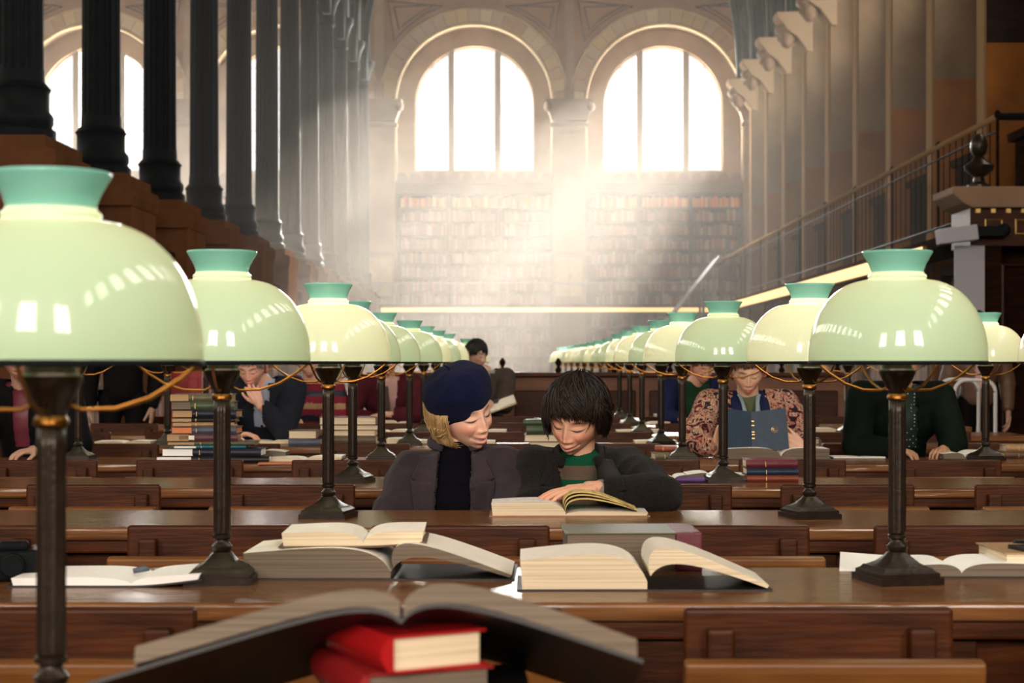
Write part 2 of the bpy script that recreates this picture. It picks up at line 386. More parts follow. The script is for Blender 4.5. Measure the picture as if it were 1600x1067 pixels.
# ---- side walls
def side_wall(name, X, sgn):
    """X inner face; sgn +1 right wall (faces -x)"""
    m = MB(); pit = 2.65; y0 = REAR
    t0, t1 = (X, X+.3) if sgn > 0 else (X-.3, X)
    ys = [16.65+pit*(i-9) for i in range(20)]
    prev = REAR
    zw0, zs, r = 6.7, 8.5, .75
    for y in ys:
        if y-r < REAR+.2 or y+r > YE-.3: continue
        m.box(t0, t1, prev, y-r, 0, ZT); m.box(t0, t1, y-r, y+r, 0, zw0)
        pts = [(y+r*math.cos(PI*i/12), zs+r*math.sin(PI*i/12)) for i in range(13)]
        m.prism([(y+r, ZT)]+pts[:7], t0, t1, axis='x'); m.prism([(y-r, ZT), (y+r, ZT)]+pts[6:], t0, t1, axis='x') if False else None
        m.prism([(y+r, ZT)]+pts[:7]+[(y, ZT)], t0, t1, axis='x'); m.prism([(y, ZT)]+pts[6:]+[(y-r, ZT)], t0, t1, axis='x')
        prev = y+r
    m.box(t0, t1, prev, YE+.8, 0, ZT)
    struct(m.build(name, 'stone' if sgn > 0 else 'plaster'))
    g = MB(); b = MB(); k = 5
    for y in ys:
        if y-r < REAR+.2 or y+r > YE-.3: continue
        poly = [(y-r, zw0), (y+r, zw0)]+[(y+r*math.cos(PI*i/12), zs+r*math.sin(PI*i/12)) for i in range(13)]
        tx = (t0+t1)/2
        g = MB(); g.prism(poly, tx-.01, tx+.01, axis='x')
        fr = MB(); fr.tube([(tx-.05*sgn, a, z) for a, z in poly], .035, 5, closed=True); fr.box(tx-.08, tx+.02, y-.03, y+.03, zw0, zs+r); fr.box(tx-.08, tx+.02, y-r, y+r, 7.5, 7.55); fr.box(tx-.08, tx+.02, y-r, y+r, 8.4, 8.45)
        f = struct(fr.build('window_%d' % (k+(40 if sgn < 0 else 0)), 'window_iron')); g.build('window_pane', 'daylit_glass', f); k += 1
side_wall('wall_right', XR, 1); side_wall('wall_left', XL, -1)
# rear wall; its three tall windows are added to let the fill light in
m = MB(); z0, z1 = 2.9, 7.5; xs = [-5.6, -.9, 3.6]; prev = XL
for x in xs:
    m.box(prev, x-1.15, REAR-.3, REAR, 0, ZT); m.box(x-1.15, x+1.15, REAR-.3, REAR, 0, z0); m.box(x-1.15, x+1.15, REAR-.3, REAR, z1, ZT); prev = x+1.15
m.box(prev, XR, REAR-.3, REAR, 0, ZT); struct(m.build('wall_rear', 'plaster'))
for i, x in enumerate(xs):
    m = MB(); m.box(x-.05, x+.05, REAR-.2, REAR-.1, z0, z1)
    for z in (3.8, 4.7, 5.6, 6.5): m.box(x-1.15, x+1.15, REAR-.2, REAR-.12, z-.03, z+.03)
    f = struct(m.build('window_%d' % (90+i), 'window_iron')); m = MB(); m.box(x-1.15, x+1.15, REAR-.16, REAR-.15, z0, z1); m.build('window_pane', 'window_glass', f)
# barrel vaults
m = MB()
for xa, xb in ((-4.2, XR), (XL, -4.2)):
    cx = (xa+xb)/2; r = (xb-xa)/2; pts = [(cx+r*math.cos(PI*i/20), 11.0+r*.66*math.sin(PI*i/20)) for i in range(21)]
    out = [(cx+(r+.2)*math.cos(PI*i/20), 11.2+(r*.66+.2)*math.sin(PI*i/20)) for i in range(21)]
    for i in range(20):
        (a, b), (c_, d_) = pts[i], pts[i+1]
        m.add([(a, REAR-.3, b), (c_, REAR-.3, d_), (c_, YE+.8, d_), (a, YE+.8, b)], [(0, 1, 2, 3)])
        (a, b), (c_, d_) = out[i], out[i+1]
        m.add([(a, REAR-.3, b), (c_, REAR-.3, d_), (c_, YE+.8, d_), (a, YE+.8, b)], [(3, 2, 1, 0)])
m.box(XL-.3, XR+.3, REAR-.3, YE+.8, 14.75, 14.9)
struct(m.build('ceiling', 'plaster', recalc=False))

# ---- piers of the right wall, corbels, iron ribs
BAYS = [14.0+2.65*i for i in range(-6, 12)]
m = MB(); mo = MB(); md = MB(); tr_ = MB()
RB = 5.72
for y in BAYS:
    y -= 1.2  # nearest piers coloured dark, painting in the dim near end
    (md if y < 21.5 else m).box(RB, XR+.02, y-.18, y+.18, 5.15, ZT-.2); (md if y < 19 else mo).box(RB, XR+.02, y-.18, y+.18, 0, 5.15)  # colour split on the pier stands in for a light and shadow edge
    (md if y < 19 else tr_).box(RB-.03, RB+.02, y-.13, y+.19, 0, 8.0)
struct(m.build('trim_9', 'grey_cornice_light_edge')); struct(mo.build('trim_10', 'ochre_below_light_edge')); struct(md.build('trim_12', 'dark_wood_and_dim_pier')); simple('pier_edge', (.25, .155, .08), .85, spec=0); struct(tr_.build('trim_11', 'pier_edge'))
# iron columns
def fl(a, z): return 1-.07*(1 if math.cos(a*18) < 0 else 0)*(1 if .62 < z < 5.2 else 0)
X0 = -4.2
COLD = [X0*-1*F/(VX-30)+0]  # nearest column axis at px 30
COLY = [13.85+2.65*i for i in range(12)]
colmesh = None; pedmesh = None
for i, y in enumerate(COLY):
    if colmesh is None:
        r = empty('iron_column', (X0, y, 3.02))
        m = MB(); m.lathe([(.29, 0), (.29, .10), (.255, .13), (.27, .17), (.27, .22), (.235, .27), (.235, .42), (.25, .45), (.21, .5)], 40)
        m.build('column_base', 'iron', r, smooth='auto')
        m = MB(); m.lathe([(.20, .48), (.195, .6), (.19, .64), (.182, 3), (.168, 5.15), (.17, 5.3)], 72, fn=fl, cap=True); m.build('shaft', 'iron', r, smooth=False)
        m = MB(); m.lathe([(.17, 5.25), (.2, 5.3), (.19, 5.36), (.19, 5.5), (.24, 5.7), (.32, 5.85), (.32, 5.95), (.2, 5.98)], 32); m.box(-.2, .2, -.2, .2, 5.95, 6.9); m.build('capital', 'iron', r, smooth='auto')
        colmesh = r
    else: r = copy_tree(colmesh); r.location = (X0, y, 3.02)
    tag(r, 'dark fluted iron column, %s of the left row from the near end' % ORD[i], 'column', 'fluted iron columns of the left row')
    if pedmesh is None:
        q = empty('column_pedestal', (X0, y, 0))
        m = MB(); m.box(-.425, .425, -.52, .52, .3, 2.86); m.box(-.44, .44, -.6, .6, 0, .3); m.build('shaft_block', 'pedestal_stone', q, bevel=.012)
        m = MB(); m.prism([(-.43, 2.7), (.43, 2.7), (.45, 2.80), (.45, 2.90), (.37, 2.92), (.37, 3.02), (-.37, 3.02), (-.37, 2.92), (-.45, 2.90), (-.45, 2.80)], -.56, .56, axis='y'); m.build('cornice_block', 'pedestal_stone', q, bevel=.01)
        pedmesh = q
    else: q = copy_tree(pedmesh); q.location = (X0, y, 0)
    tag(q, 'brown stone pedestal under an iron column, %s from the near end' % ORD[i], 'pedestal', 'stone pedestals of the left row')
# low bookcases between the pedestals
bc = None
for i, y in enumerate(COLY[:-1]):
    if bc is None:
        bc = empty('low_bookcase', (X0, y+1.325, 0))
        m = MB(); m.box(-.3, .3, -.72, .72, 0, .12); m.box(-.3, .3, -.72, .72, 2.3, 2.42); m.box(-.02, .02, -.72, .72, .1, 2.3)
        for s_ in (-1, 1): m.box(-.3, .3, s_*.7-.025, s_*.7+.025, 0, 2.35)
        m.build('carcass', 'dark_wood_and_dim_pier', bc)
        for k in range(4): m = MB(); m.box(-.3, .3, -.69, .69, .5+k*.45, .53+k*.45); m.build('shelf', 'wood', bc)
        r = bc
    else: r = copy_tree(bc); r.location = (X0, y+1.325, 0)
    tag(r, 'dark bookcase in the %s gap between pedestals, from the near end' % ORD[i], 'bookcase', 'bookcases between the column pedestals')
simple('corbel_stone', (.25, .175, .11), .85, spec=0)
# iron arches across the nave springing from corbels
CB = [y-1.2 for y in BAYS if y > 17]
corb = None; rib = None
for i, y in enumerate(CB):
    if corb is None:
        corb = empty('stone_corbel', (RB, y, 8.0))
        m = MB(); m.prism([(-.02, -.45), (.0, -.5), (.12, -.5), (.12, .32), (-.62, .32), (-.62, .2), (-.5, .08), (-.42, -.05), (-.2, -.2)], -.26, .26, axis='y'); m.build('bracket', 'corbel_stone', corb, bevel=.03)
        m = MB(); m.ell((-.36, 0, -.16), (.17, .2, .24), 14); m.ell((-.42, -.0, -.02), (.2, .23, .13), 14); m.ell((-.5, 0, -.2), (.06, .05, .07), 8); m.build('carved_head', 'stone_dark', corb, smooth=True)
        r = corb
        rib = empty('iron_arch', (0, y, 0))
        m = MB(); xa, xb = X0+.15, RB-.3; cx = (xa+xb)/2; ra = (xb-xa)/2; z0 = 8.32
        def sp(k, e): c_ = math.cos(PI*k/36); return (cx+(ra+e)*math.copysign(abs(c_)**.62, c_), 0, z0+(5.2+e)*math.sin(PI*k/36)**.9)
        pts = [sp(k, 0) for k in range(37)]
        o_ = [sp(k, .30) for k in range(37)]
        m.tube(pts, .09, 8); m.build('inner_rib', 'iron_green', rib, smooth=True)
        m = MB()
        for k in range(0, 36, 1):
            a, b = pts[k], o_[k]; c_, d_ = pts[k+1], o_[k+1]
            if k % 2: m.tube([a, d_], .025, 5)
            else: m.tube([b, c_], .025, 5)
        for k in range(0, 36):
            if k < 5 or k > 30: m.add([pts[k], pts[k+1], o_[k+1], o_[k]], [(0, 1, 2, 3)])
        m.build('lattice', 'iron_green', rib, recalc=False)
        m = MB(); m.tube(o_, .05, 6); m.build('outer_rib', 'iron_green', rib, smooth=True)
        rr = rib
    else:
        r = copy_tree(corb); r.location = (RB, y, 8.0); rr = copy_tree(rib); rr.location = (0, y, 0)
    tag(r, 'carved stone corbel on the right wall, %s from the near end' % ORD[i], 'corbel', 'carved corbels of the right wall')
    tag(rr, 'dark green iron arch over the hall, %s from the near end' % ORD[i], 'arch', 'iron arches over the hall')

# ---- galleries
simple('gallery_edge', (.62, .40, .17), .35, metal=.4)
m = MB(); m.box(4.95, 5.7, 17.6, YE-.14, 2.58, 2.7); g = struct(m.build('floor_gallery_right', 'dark_wood_and_dim_pier'))
m = MB(); m.box(-14.3, 4.95, YE-1.1, YE-.18, 2.58, 2.7); g2 = struct(m.build('floor_gallery_end', 'dark_wood_and_dim_pier'))
simple('strip_glow', (1, .8, .45), .4, emit=(1, .55, .20), estr=1.1)
for nm, bx, lab in (('gallery_strip_lamp', (4.90, 4.98, 20.5, YE-.5, 2.45, 2.63), 'long warm strip lamp under the edge of the right gallery'), ('gallery_strip_lamp', (-3.7, 4.9, YE-1.16, YE-1.06, 2.49, 2.61), 'long warm strip lamp under the edge of the end wall gallery')):
    m = MB(); m.box(*bx); o = m.build(nm, 'brass'); tag(o, lab, 'lamp')
    m = MB()
    if bx[1]-bx[0] < 1: m.box(bx[0]-.012, bx[0], bx[2], bx[3], bx[4]+.005, bx[5]-.01)
    else: m.box(bx[0], bx[1], bx[2]-.012, bx[2], bx[4]+.01, bx[5]-.005)
    m.build('diffuser', 'strip_glow', o)
rl = empty('gallery_railing', (5.0, 0, 2.7), label='slender iron railing along the edge of the right gallery', cat='railing')
y0, y1 = 17.6, YE-1.2
m = MB(); m.tube([(0, y0, 1.1), (0, y1, 1.1)], .035, 8); m.build('handrail', 'pier_edge', rl, smooth=True)
m = MB(); m.tube([(0, y0, .12), (0, y1, .12)], .018, 6); m.tube([(0, y0, .95), (0, y1, .95)], .012, 6)
n = int((y1-y0)/.28)
m.build('rail_bar', 'iron', rl)
m = MB()
for k in range(n): yy = y0+k*(y1-y0)/n; m.box(-.005, .005, yy-.005, yy+.005, .1, 1.1)
tag(m.build('baluster', 'dark_wood_and_dim_pier', rl), None, kind='stuff')
for k in range(11):
    yy = y0+k*(y1-y0)/10; m = MB(); m.lathe([(.018, 0), (.018, 1.08), (.035, 1.1), (.035, 1.14), (.01, 1.17)], 10, c=(0, yy, 0)); m.build('post', 'dark_wood_and_dim_pier', rl, smooth='auto')
m = MB(); m.tube([(0, y0, 1.1), (.7, y0, 1.1)], .04, 8); m.build('return_rail', 'iron', rl)
rl = empty('gallery_railing', (0, YE-1.08, 2.7), label='pale railing along the edge of the end wall gallery', cat='railing')
m = MB(); m.tube([(-3.8, 0, .55), (4.9, 0, .55)], .02, 8); m.build('handrail', 'steel', rl)
for k in range(14): x = -3.8+k*8.7/13; m = MB(); m.tube([(x, 0, 0), (x, 0, .55)], .015, 6); m.ell((x, 0, .58), (.035, .035, .035), 8); m.build('post', 'steel', rl)
# stair with two sloping handrails at the far right
st = empty('gallery_stair', (2.9, YE-3.0, 0), label='steep stair with two pale handrails climbing to the end gallery', cat='stair')
for yy in (0, .8):
    m = MB(); m.tube([(-.2, yy, 1.2), (1.9, yy, 3.8)], .035, 8); m.build('handrail', 'steel', st, smooth=True)
    m = MB(); m.box(-.03, .03, yy-.03, yy+.03, 0, 3.0, T=Matrix.Translation((1.5, 0, 0))); m.build('post', 'iron', st)
for k in range(12): m = MB(); m.box(k*.17-.1, k*.17+.14, 0, .8, .22*k+.1, .22*k+.14); m.build('tread', 'dark_wood_and_dim_pier', st)
# gallery side bookcases with little wall lamps along the right wall
for k in range(8):
    y = 17.8+2.65*k+1.32
    b = empty('wall_bookcase', (6.28, y, 0), label='brown wooden bookcase under the right gallery, %s counted from the near end' % ORD[k], cat='bookcase', group='bookcases under the right gallery')
    m = MB(); m.box(-.6, -.02, -1.0, 1.0, 0, .1); m.box(-.6, -.02, -1.0, 1.0, 2.38, 2.5); m.box(-.06, -.02, -1.0, 1.0, .1, 2.4)
    for s_ in (-1, 1): m.box(-.6, -.02, s_*.98-.02, s_*.98+.02, 0, 2.4)
    m.build('carcass', 'wood', b)
    for q in range(5): m = MB(); m.box(-.58, -.05, -.96, .96, .5+q*.38, .53+q*.38); m.build('shelf', 'wood', b)
    b = empty('gallery_cabinet', (6.28, y, 2.7), label='dark cabinet standing on the right gallery, %s counted from the near end' % ORD[k], cat='cabinet', group='cabinets on the right gallery')
    m = MB(); m.box(-.5, 0, -.5, .5, 0, 1.1); m.prism([(-.58, 1.1), (.58, 1.1), (.62, 1.2), (-.62, 1.2)], -.56, 0, axis='x'); m.build('carcass', 'dark_wood_and_dim_pier', b)
    m = MB(); m.box(-.52, -.49, -.42, -.02, .1, 1.0); m.build('door', 'dark_wood_and_dim_pier', b); m = MB(); m.box(-.52, -.49, .02, .42, .1, 1.0); m.build('door', 'dark_wood_and_dim_pier', b)

# ---- end wall bookcases and their books
single = 0
bookproto = []
for h, t in ((.27, .05), (.24, .06), (.29, .055), (.25, .045)):
    m = MB(); m.box(-t/2, t/2, 0, .18, 0, h); m.box(-t/2+.004, t/2-.004, .004, .19, .01, h-.008)
    o = m.build('shelved_book', 'shelf_spine'); bookproto.append(o)
used = [False]*4; stuff = MB(); cnt = 0; perniche = {}
for ni, cx in enumerate(WCX):
    b = empty('end_wall_bookcase', (cx, YE+.45, 0), label='tall wooden bookcase in the end wall niche, %s niche counted from the right' % ORD[ni], cat='bookcase', group='bookcases of the end wall')
    zsh = [.15+.4*k for k in range(6)]+[2.72+.37*k for k in range(9)]
    m = MB(); m.box(-RN+.01, RN-.01, -.04, 0, 0, 5.68)
    for k in range(4): x = -RN+.03+k*(2*RN-.06)/3; m.box(x-.03, x+.03, -.36, 0, 0, 5.68)
    m.build('carcass', 'wood', b)
    for z in zsh:
        if z > 5.7: continue
        m = MB(); m.box(-RN+.01, RN-.01, -.36, -.03, z-.03, z); m.build('shelf', 'wood', b)
    for zi, z in enumerate(zsh):
        if z > 5.5: continue
        indiv = ni < 2 and z > 5.2
        x = cx-RN+.08; idx = 0
        while x < cx+RN-.1:
            sec = (x-(cx-RN)) % ((2*RN-.06)/3)
            if sec < .1: x += .05; continue
            j = random.randrange(4); t = (.05, .06, .055, .045)[j]
            if random.random() < .03: x += .06; continue
            if indiv:
                idx += 1; cnt += 1
                pr = bookproto[j]
                if used[j]: pr = pr.copy(); COL.objects.link(pr)
                used[j] = True
                pr.location = (x+t/2, YE+.12, z)
                tag(pr, 'small reddish book, %s on the %s end wall niche top shelf' % (ORD[idx-1]+' from left', 'right' if ni == 0 else 'middle'), 'book', 'books on the top shelves of the end wall')
            else:
                h = random.uniform(.2, .31); dd = random.uniform(0, .03)
                stuff.box(x, x+t-.004, YE+.12+dd, YE+.33, z, z+h)
            x += t
for k in range(8):                                                    # rows of books under the right gallery
    y0 = 17.8+2.65*k+1.32
    for q in range(5):
        y = y0-.94; z = .53+q*.38
        while y < y0+.9: t = random.uniform(.035, .07); stuff.box(5.8, 6.1, y, y+t-.004, z, z+random.uniform(.2, .3)); y += t
for i in range(11):
    for q in range(4):
        y = COLY[i]+1.325-.66; z = .53+q*.45
        while y < COLY[i]+1.325+.6: t = random.uniform(.04, .07); stuff.box(X0+.04, X0+.27, y, y+t-.004, z, z+random.uniform(.22, .33)); y += t
tag(stuff.build('shelved_books', 'shelf_spines'), 'close-packed worn books filling the remaining shelves round the hall', 'books', kind='stuff')

# ---- haze in the far half of the hall
hz = bpy.data.materials.new('haze'); hz.use_nodes = True; nt = hz.node_tree; nt.nodes.remove(nt.nodes['Principled BSDF'])
vs_ = nt.nodes.new('ShaderNodeVolumeScatter'); vs_.inputs['Color'].default_value = (1, .94, .87, 1); vs_.inputs['Anisotropy'].default_value = .45
tc = nt.nodes.new('ShaderNodeTexCoord'); sx = nt.nodes.new('ShaderNodeSeparateXYZ'); mr = nt.nodes.new('ShaderNodeMapRange'); mr.interpolation_type = 'SMOOTHSTEP'
mr.inputs['From Min'].default_value = 8.5; mr.inputs['From Max'].default_value = 2.5; mr.inputs['To Min'].default_value = .0022; mr.inputs['To Max'].default_value = .0135
nt.links.new(tc.outputs['Object'], sx.inputs[0]); nt.links.new(sx.outputs['Z'], mr.inputs['Value']); nt.links.new(mr.outputs[0], vs_.inputs['Density'])
nt.links.new(vs_.outputs[0], nt.nodes['Material Output'].inputs['Volume']); MATS['haze'] = hz
m = MB(); m.box(-14.2, 6.25, 19.0, YE-.02, .02, 13.0); tag(m.build('haze', 'haze'), 'thin dusty haze lit by sun beams in the far half of the hall', 'haze', kind='stuff')

# ================================================================ TABLES AND CHAIRS
D = [0]+[1.956+1.384*k for k in range(20)]
def row_front(k): return D[k]-.30
def row_back(k): return D[k]+.235
TX0, TX1 = -3.05, 3.05
tproto = None; NROW = 9
for k in range(1, NROW+1):
    if tproto is None:
        r = tproto = empty('reading_table', (0, D[k], 0))
        m = MB(); m.box(TX0, TX1, -.30, .235, .725, .76); m.build('tabletop', 'table_wood', r, bevel=.008, seg=3)
        m = MB(); m.box(TX0+.01, TX1-.01, -.285, -.25, .69, .726); m.box(TX0+.01, TX1-.01, .19, .22, .69, .726); m.build('edge_moulding', 'wood_x', r, bevel=.006)
        m = MB(); m.box(TX0+.05, TX1-.05, -.245, -.225, .42, .69); m.build('front_apron', 'wood_x', r)
        m = MB(); m.box(TX0+.05, TX1-.05, .16, .18, .55, .69); m.build('back_apron', 'wood_x', r)
        for q in range(12):
            x = TX0+.2+q*(TX1-TX0-.4)/11; m = MB(); m.box(x-.06, x+.06, -.262, -.243, .4, .685); m.build('stile', 'wood', r, bevel=.004)
        for q in range(5):
            x = TX0+.2+q*(TX1-TX0-.4)/4
            for yy in (-.19, .12):
                m = MB(); m.lathe([(.045, 0), (.05, .06), (.03, .1), (.045, .3), (.035, .55), (.055, .6), (.055, .7)], 14, c=(x, yy, 0)); m.build('leg', 'wood', r, smooth='auto')
        m = MB(); m.box(TX0+.1, TX1-.1, -.06, -.0, .12, .16); m.build('foot_rail', 'wood_x', r)
    else: r = copy_tree(tproto); r.location = (0, D[k], 0)
    tag(r, 'long varnished wooden reading table, %s row counted from the front' % ORD[k-1], 'table', 'long wooden reading tables')
# folding seats: each stands behind a reading table, its back close to the next table
def make_chair(down):
    r = empty('folding_chair')
    m = MB(); m.box(-.222, .222, 0, .028, .44, .795); m.build('backrest', 'wood_x', r, bevel=.008, seg=3)
    for s_ in (-1, 1):
        m = MB(); m.box(s_*.165-.022, s_*.165+.022, -.034, 0, .0, .765); m.build('post', 'wood', r, bevel=.006)
        m = MB(); m.box(s_*.165-.024, s_*.165+.024, .03, .07, .0, .5); m.build('leg', 'wood', r, bevel=.004)
    T = Matrix.Translation((0, -.06, .45)) @ Matrix.Rotation(math.radians(0 if down else 78), 4, 'X')
    m = MB(); m.box(-.235, .235, (-.36 if down else -.0), (0 if down else .0), 0, .03)
    m = MB()
    if down: m.box(-.235, .235, -.40, -.02, .44, .47)
    else: m.prism([(-.05, .44), (-.085, .44), (-.15, .715), (-.15, .73), (-.125, .735), (-.105, .72)], -.235, .235, axis='x')
    m.build('seat', 'seat_wood', r, bevel=.005)
    return r
cu = make_chair(False); cd = make_chair(True); fu = fd = True
SEATS_USED = {3: (-.19-.02, .17), 5: (1.06, 1.87), 6: (-1.38,), 8: (-.95, -.3, 1.25)}
for k in range(2, NROW+1):
    y = row_front(k)-.30
    for q in range(9):
        x = -2.66+q*.625+(.02 if q % 2 else 0)+(0, 0, 0, 0, -.02, .02, -.03, .03, 0, .02)[k]
        if k == 4 and q in (4,): pass
        occ = any(abs(x-u) < .3 for u in SEATS_USED.get(k-1, ()))
        if occ:
            u = min(SEATS_USED[k-1], key=lambda a: abs(a-x))
            if fd: r = cd; fd = False
            else: r = copy_tree(cd)
            x = x if k-1 != 3 else x
        else:
            if fu: r = cu; fu = False
            else: r = copy_tree(cu)
        r.location = (x, y, 0)
        tag(r, '%s behind the %s table row, %s from the left' % ('occupied wooden seat' if occ else 'empty wooden tip-up seat', ORD[k-1], ORD[q]), 'chair', 'wooden tip-up seats along table row %s' % ORD[k-1])

# ================================================================ LAMPS
def make_lamp(glassm, watts):
    r = empty('table_lamp')
    m = MB(); m.prism([(-.068, -.068), (.068, -.068), (.068, .068), (-.068, .068)], 0, .014)
    def sq(a, z): c = max(abs(math.cos(a)), abs(math.sin(a))); return 1/c
    m.lathe([(.062, .014), (.062, .022), (.055, .026), (.05, .032)], 4*8, fn=sq)
    m.lathe([(.05, .03), (.036, .04), (.026, .052), (.02, .06)], 4*8, fn=lambda a, z: 1+(1/max(abs(math.cos(a)), abs(math.sin(a)))-1)*max(0, (.06-z)/.03))
    m.lathe([(.014, .058), (.02, .066), (.021, .072), (.014, .08), (.013, .084), (.019, .088), (.019, .094), (.015, .096)], 20)
    m.build('base', 'bronze', r, smooth='auto')
    m = MB(); m.lathe([(.0165, .095), (.0165, .1), (.0175, .104), (.0172, .34), (.0165, .365)], 60, fn=lambda a, z: 1-.10*(.5-.5*math.cos(a*12))*(1 if z > .101 and z < .36 else 0)); m.build('pole', 'bronze', r, smooth=True)
    m = MB(); m.lathe([(.017, .364), (.0205, .367), (.0205, .373), (.0175, .377)], 24); m.build('collar', 'brass', r, smooth='auto')
    m = MB(); m.lathe([(.016, .376), (.018, .385), (.03, .405), (.036, .418), (.036, .424), (.030, .428), (.028, .45), (.012, .47)], 28); m.build('burner_cup', 'bronze', r, smooth='auto')
    for s_ in range(4):
        a = PI*s_/2
        pts = [(.018, .392), (.035, .384), (.075, .385), (.115, .398), (.15, .42), (.172, .438)]
        # smooth curve
        q = [Vector((p[0], 0, p[1])) for p in pts]; sm = []
        for i in range(len(q)-1):
            for t in (0, .5): sm.append(q[i].lerp(q[i+1], t))
        sm.append(q[-1])
        m = MB(); m.tube([(p.x*math.cos(a), p.x*math.sin(a), p.z) for p in sm], .0028, 6); m.build('arm', 'brass', r, smooth=True)
    m = MB(); m.tube([(.174*math.cos(2*PI*i/48), .174*math.sin(2*PI*i/48), .439) for i in range(48)], .0045, 6, closed=True); m.build('shade_ring', 'iron', r, smooth=True)
    prof = [(.1755, .441), (.1765, .447)]
    for i in range(1, 15):
        a = PI/2*i/15.0; prof.append((.056+.1205*math.cos(a)**.98, .455+.150*math.sin(a)**1.0))
    prof += [(.0575, .606), (.0575, .609)]
    m = MB(); m.lathe(prof, 56, cap=False); sh = m.build('lamp_shade', glassm, r, smooth=True)
    m = MB(); m.lathe([(.0565, .608), (.0585, .612), (.0565, .616), (.054, .6165), (.0525, .621)], 40, cap=False); m.build('neck_bead', glassm, sh, smooth=True)
    m = MB(); m.lathe([(.0525, .620), (.052, .624), (.056, .635), (.0645, .651), (.069, .658), (.070, .662), (.068, .663), (.062, .658)], 40, cap=False); m.build('chimney_rim', 'opal_glass_rim', sh, smooth=True)
    b = MB(); b.ell((0, 0, .51), (.022, .022, .032), 12); b.build('bulb', 'bulb_glass', r, smooth=True)
    l = bpy.data.lights.new('bulb_light', 'POINT'); l.energy = watts; l.color = (1, .84, .58); l.shadow_soft_size = .05
    lo = bpy.data.objects.new('bulb_light', l); COL.objects.link(lo); lo.parent = r; lo.location = (0, 0, .535)
    return r
simple('bulb_glass', (1, .9, .7), .3, emit=(1, .78, .45), estr=3)
WATT = 1.35
lampA = make_lamp('opal_glass', WATT*.75); lampB = make_lamp('opal_glass_pale', WATT*1.25)
# px of the pole at its base and the row it stands on
LAMPS = [(80, 1, 0), (347, 2, 0), (513, 3, 1), (551, 4, 0), (596, 5, 0), (640, 6, 0), (662, 7, 1), (681, 8, 0), (698, 9, 1),
         (1402, 2, 0), (1265, 3, 1), (1130, 4, 0), (1066, 5, 1), (1033, 6, 0), (1003, 7, 1), (984, 8, 1), (968, 9, 0),
         (1668, 4, 1), (1540, 5, 1), (1400, 6, 0), (1325, 7, 0), (122, 5, 0), (262, 6, 1), (322, 7, 0), (370, 8, 0), (408, 9, 1)]
uA = uB = True; cL = cR = cO = 0
FAR = [(952, 11, 0), (938, 12, 1), (925, 13, 0), (913, 14, 1), (903, 15, 1), (893, 16, 0), (884, 17, 1), (876, 18, 0), (730, 11, 0), (738, 12, 1)]
tips = {}
for px, k, pale in LAMPS+FAR:
    src = lampB if pale else lampA
    if pale and uB: r = src; uB = False
    elif (not pale) and uA: r = src; uA = False
    else: r = copy_tree(src)
    x = (px-VX)*D[k]/F
    r.location = (x, D[k], .76); r.rotation_euler = (0, 0, math.radians(random.choice((0, 8, -10, 4, 14))))
    side = 'left' if x < -1.5 else 'centre left' if x < 0 else 'centre right' if x < 1.3 else 'right'
    where = 'on the %s table row' % ORD[k-1] if k <= NROW else 'behind the counter, %s table row' % ORD[k-1]
    tag(r, '%s green glass lamp %s, %s line' % ('yellowish' if pale else 'blue', where, side), 'lamp', 'green shaded reading lamps')
# far tables behind the counter
for k in range(11, 19):
    r = empty('far_table', (0, D[k], 0), label='plain wooden table behind the wooden counter, %s counted from the counter' % ORD[k-11], cat='table', group='far tables behind the counter')
    m = MB(); m.box(-2.2, 2.6, -.27, .235, .72, .76); m.build('tabletop', 'table_wood', r)
    for x in (-2.0, 0, 2.4):
        for yy in (-.2, .15): m = MB(); m.box(x-.04, x+.04, yy-.04, yy+.04, 0, .72); m.build('leg', 'wood', r)
# wooden counter closing the reading area
ct = empty('issue_desk', (0.55, 15.1, 0), label='long panelled brown wooden counter behind the last reading table', cat='counter')
m = MB(); m.box(-1.9, 2.3, -.25, .3, 0, 1.07); m.build('body', 'counter_wood', ct)
m = MB(); m.box(-1.96, 2.36, -.31, .36, 1.07, 1.11); m.build('countertop', 'wood_x', ct, bevel=.01)
for q in range(7): x = -1.6+q*.6; m = MB(); m.box(x-.24, x+.24, -.275, -.25, .25, .95); m.build('panel', 'wood', ct, bevel=.01)
for q in range(9):
    x = -1.75+q*.5; f = MB(); f.lathe([(.02, 0), (.03, .02), (.012, .05), (.028, .08), (.028, .1), (.005, .13)], 12, c=(x, -.2, 1.11)); f.build('finial', 'dark_wood_and_dim_pier', ct, smooth=True)

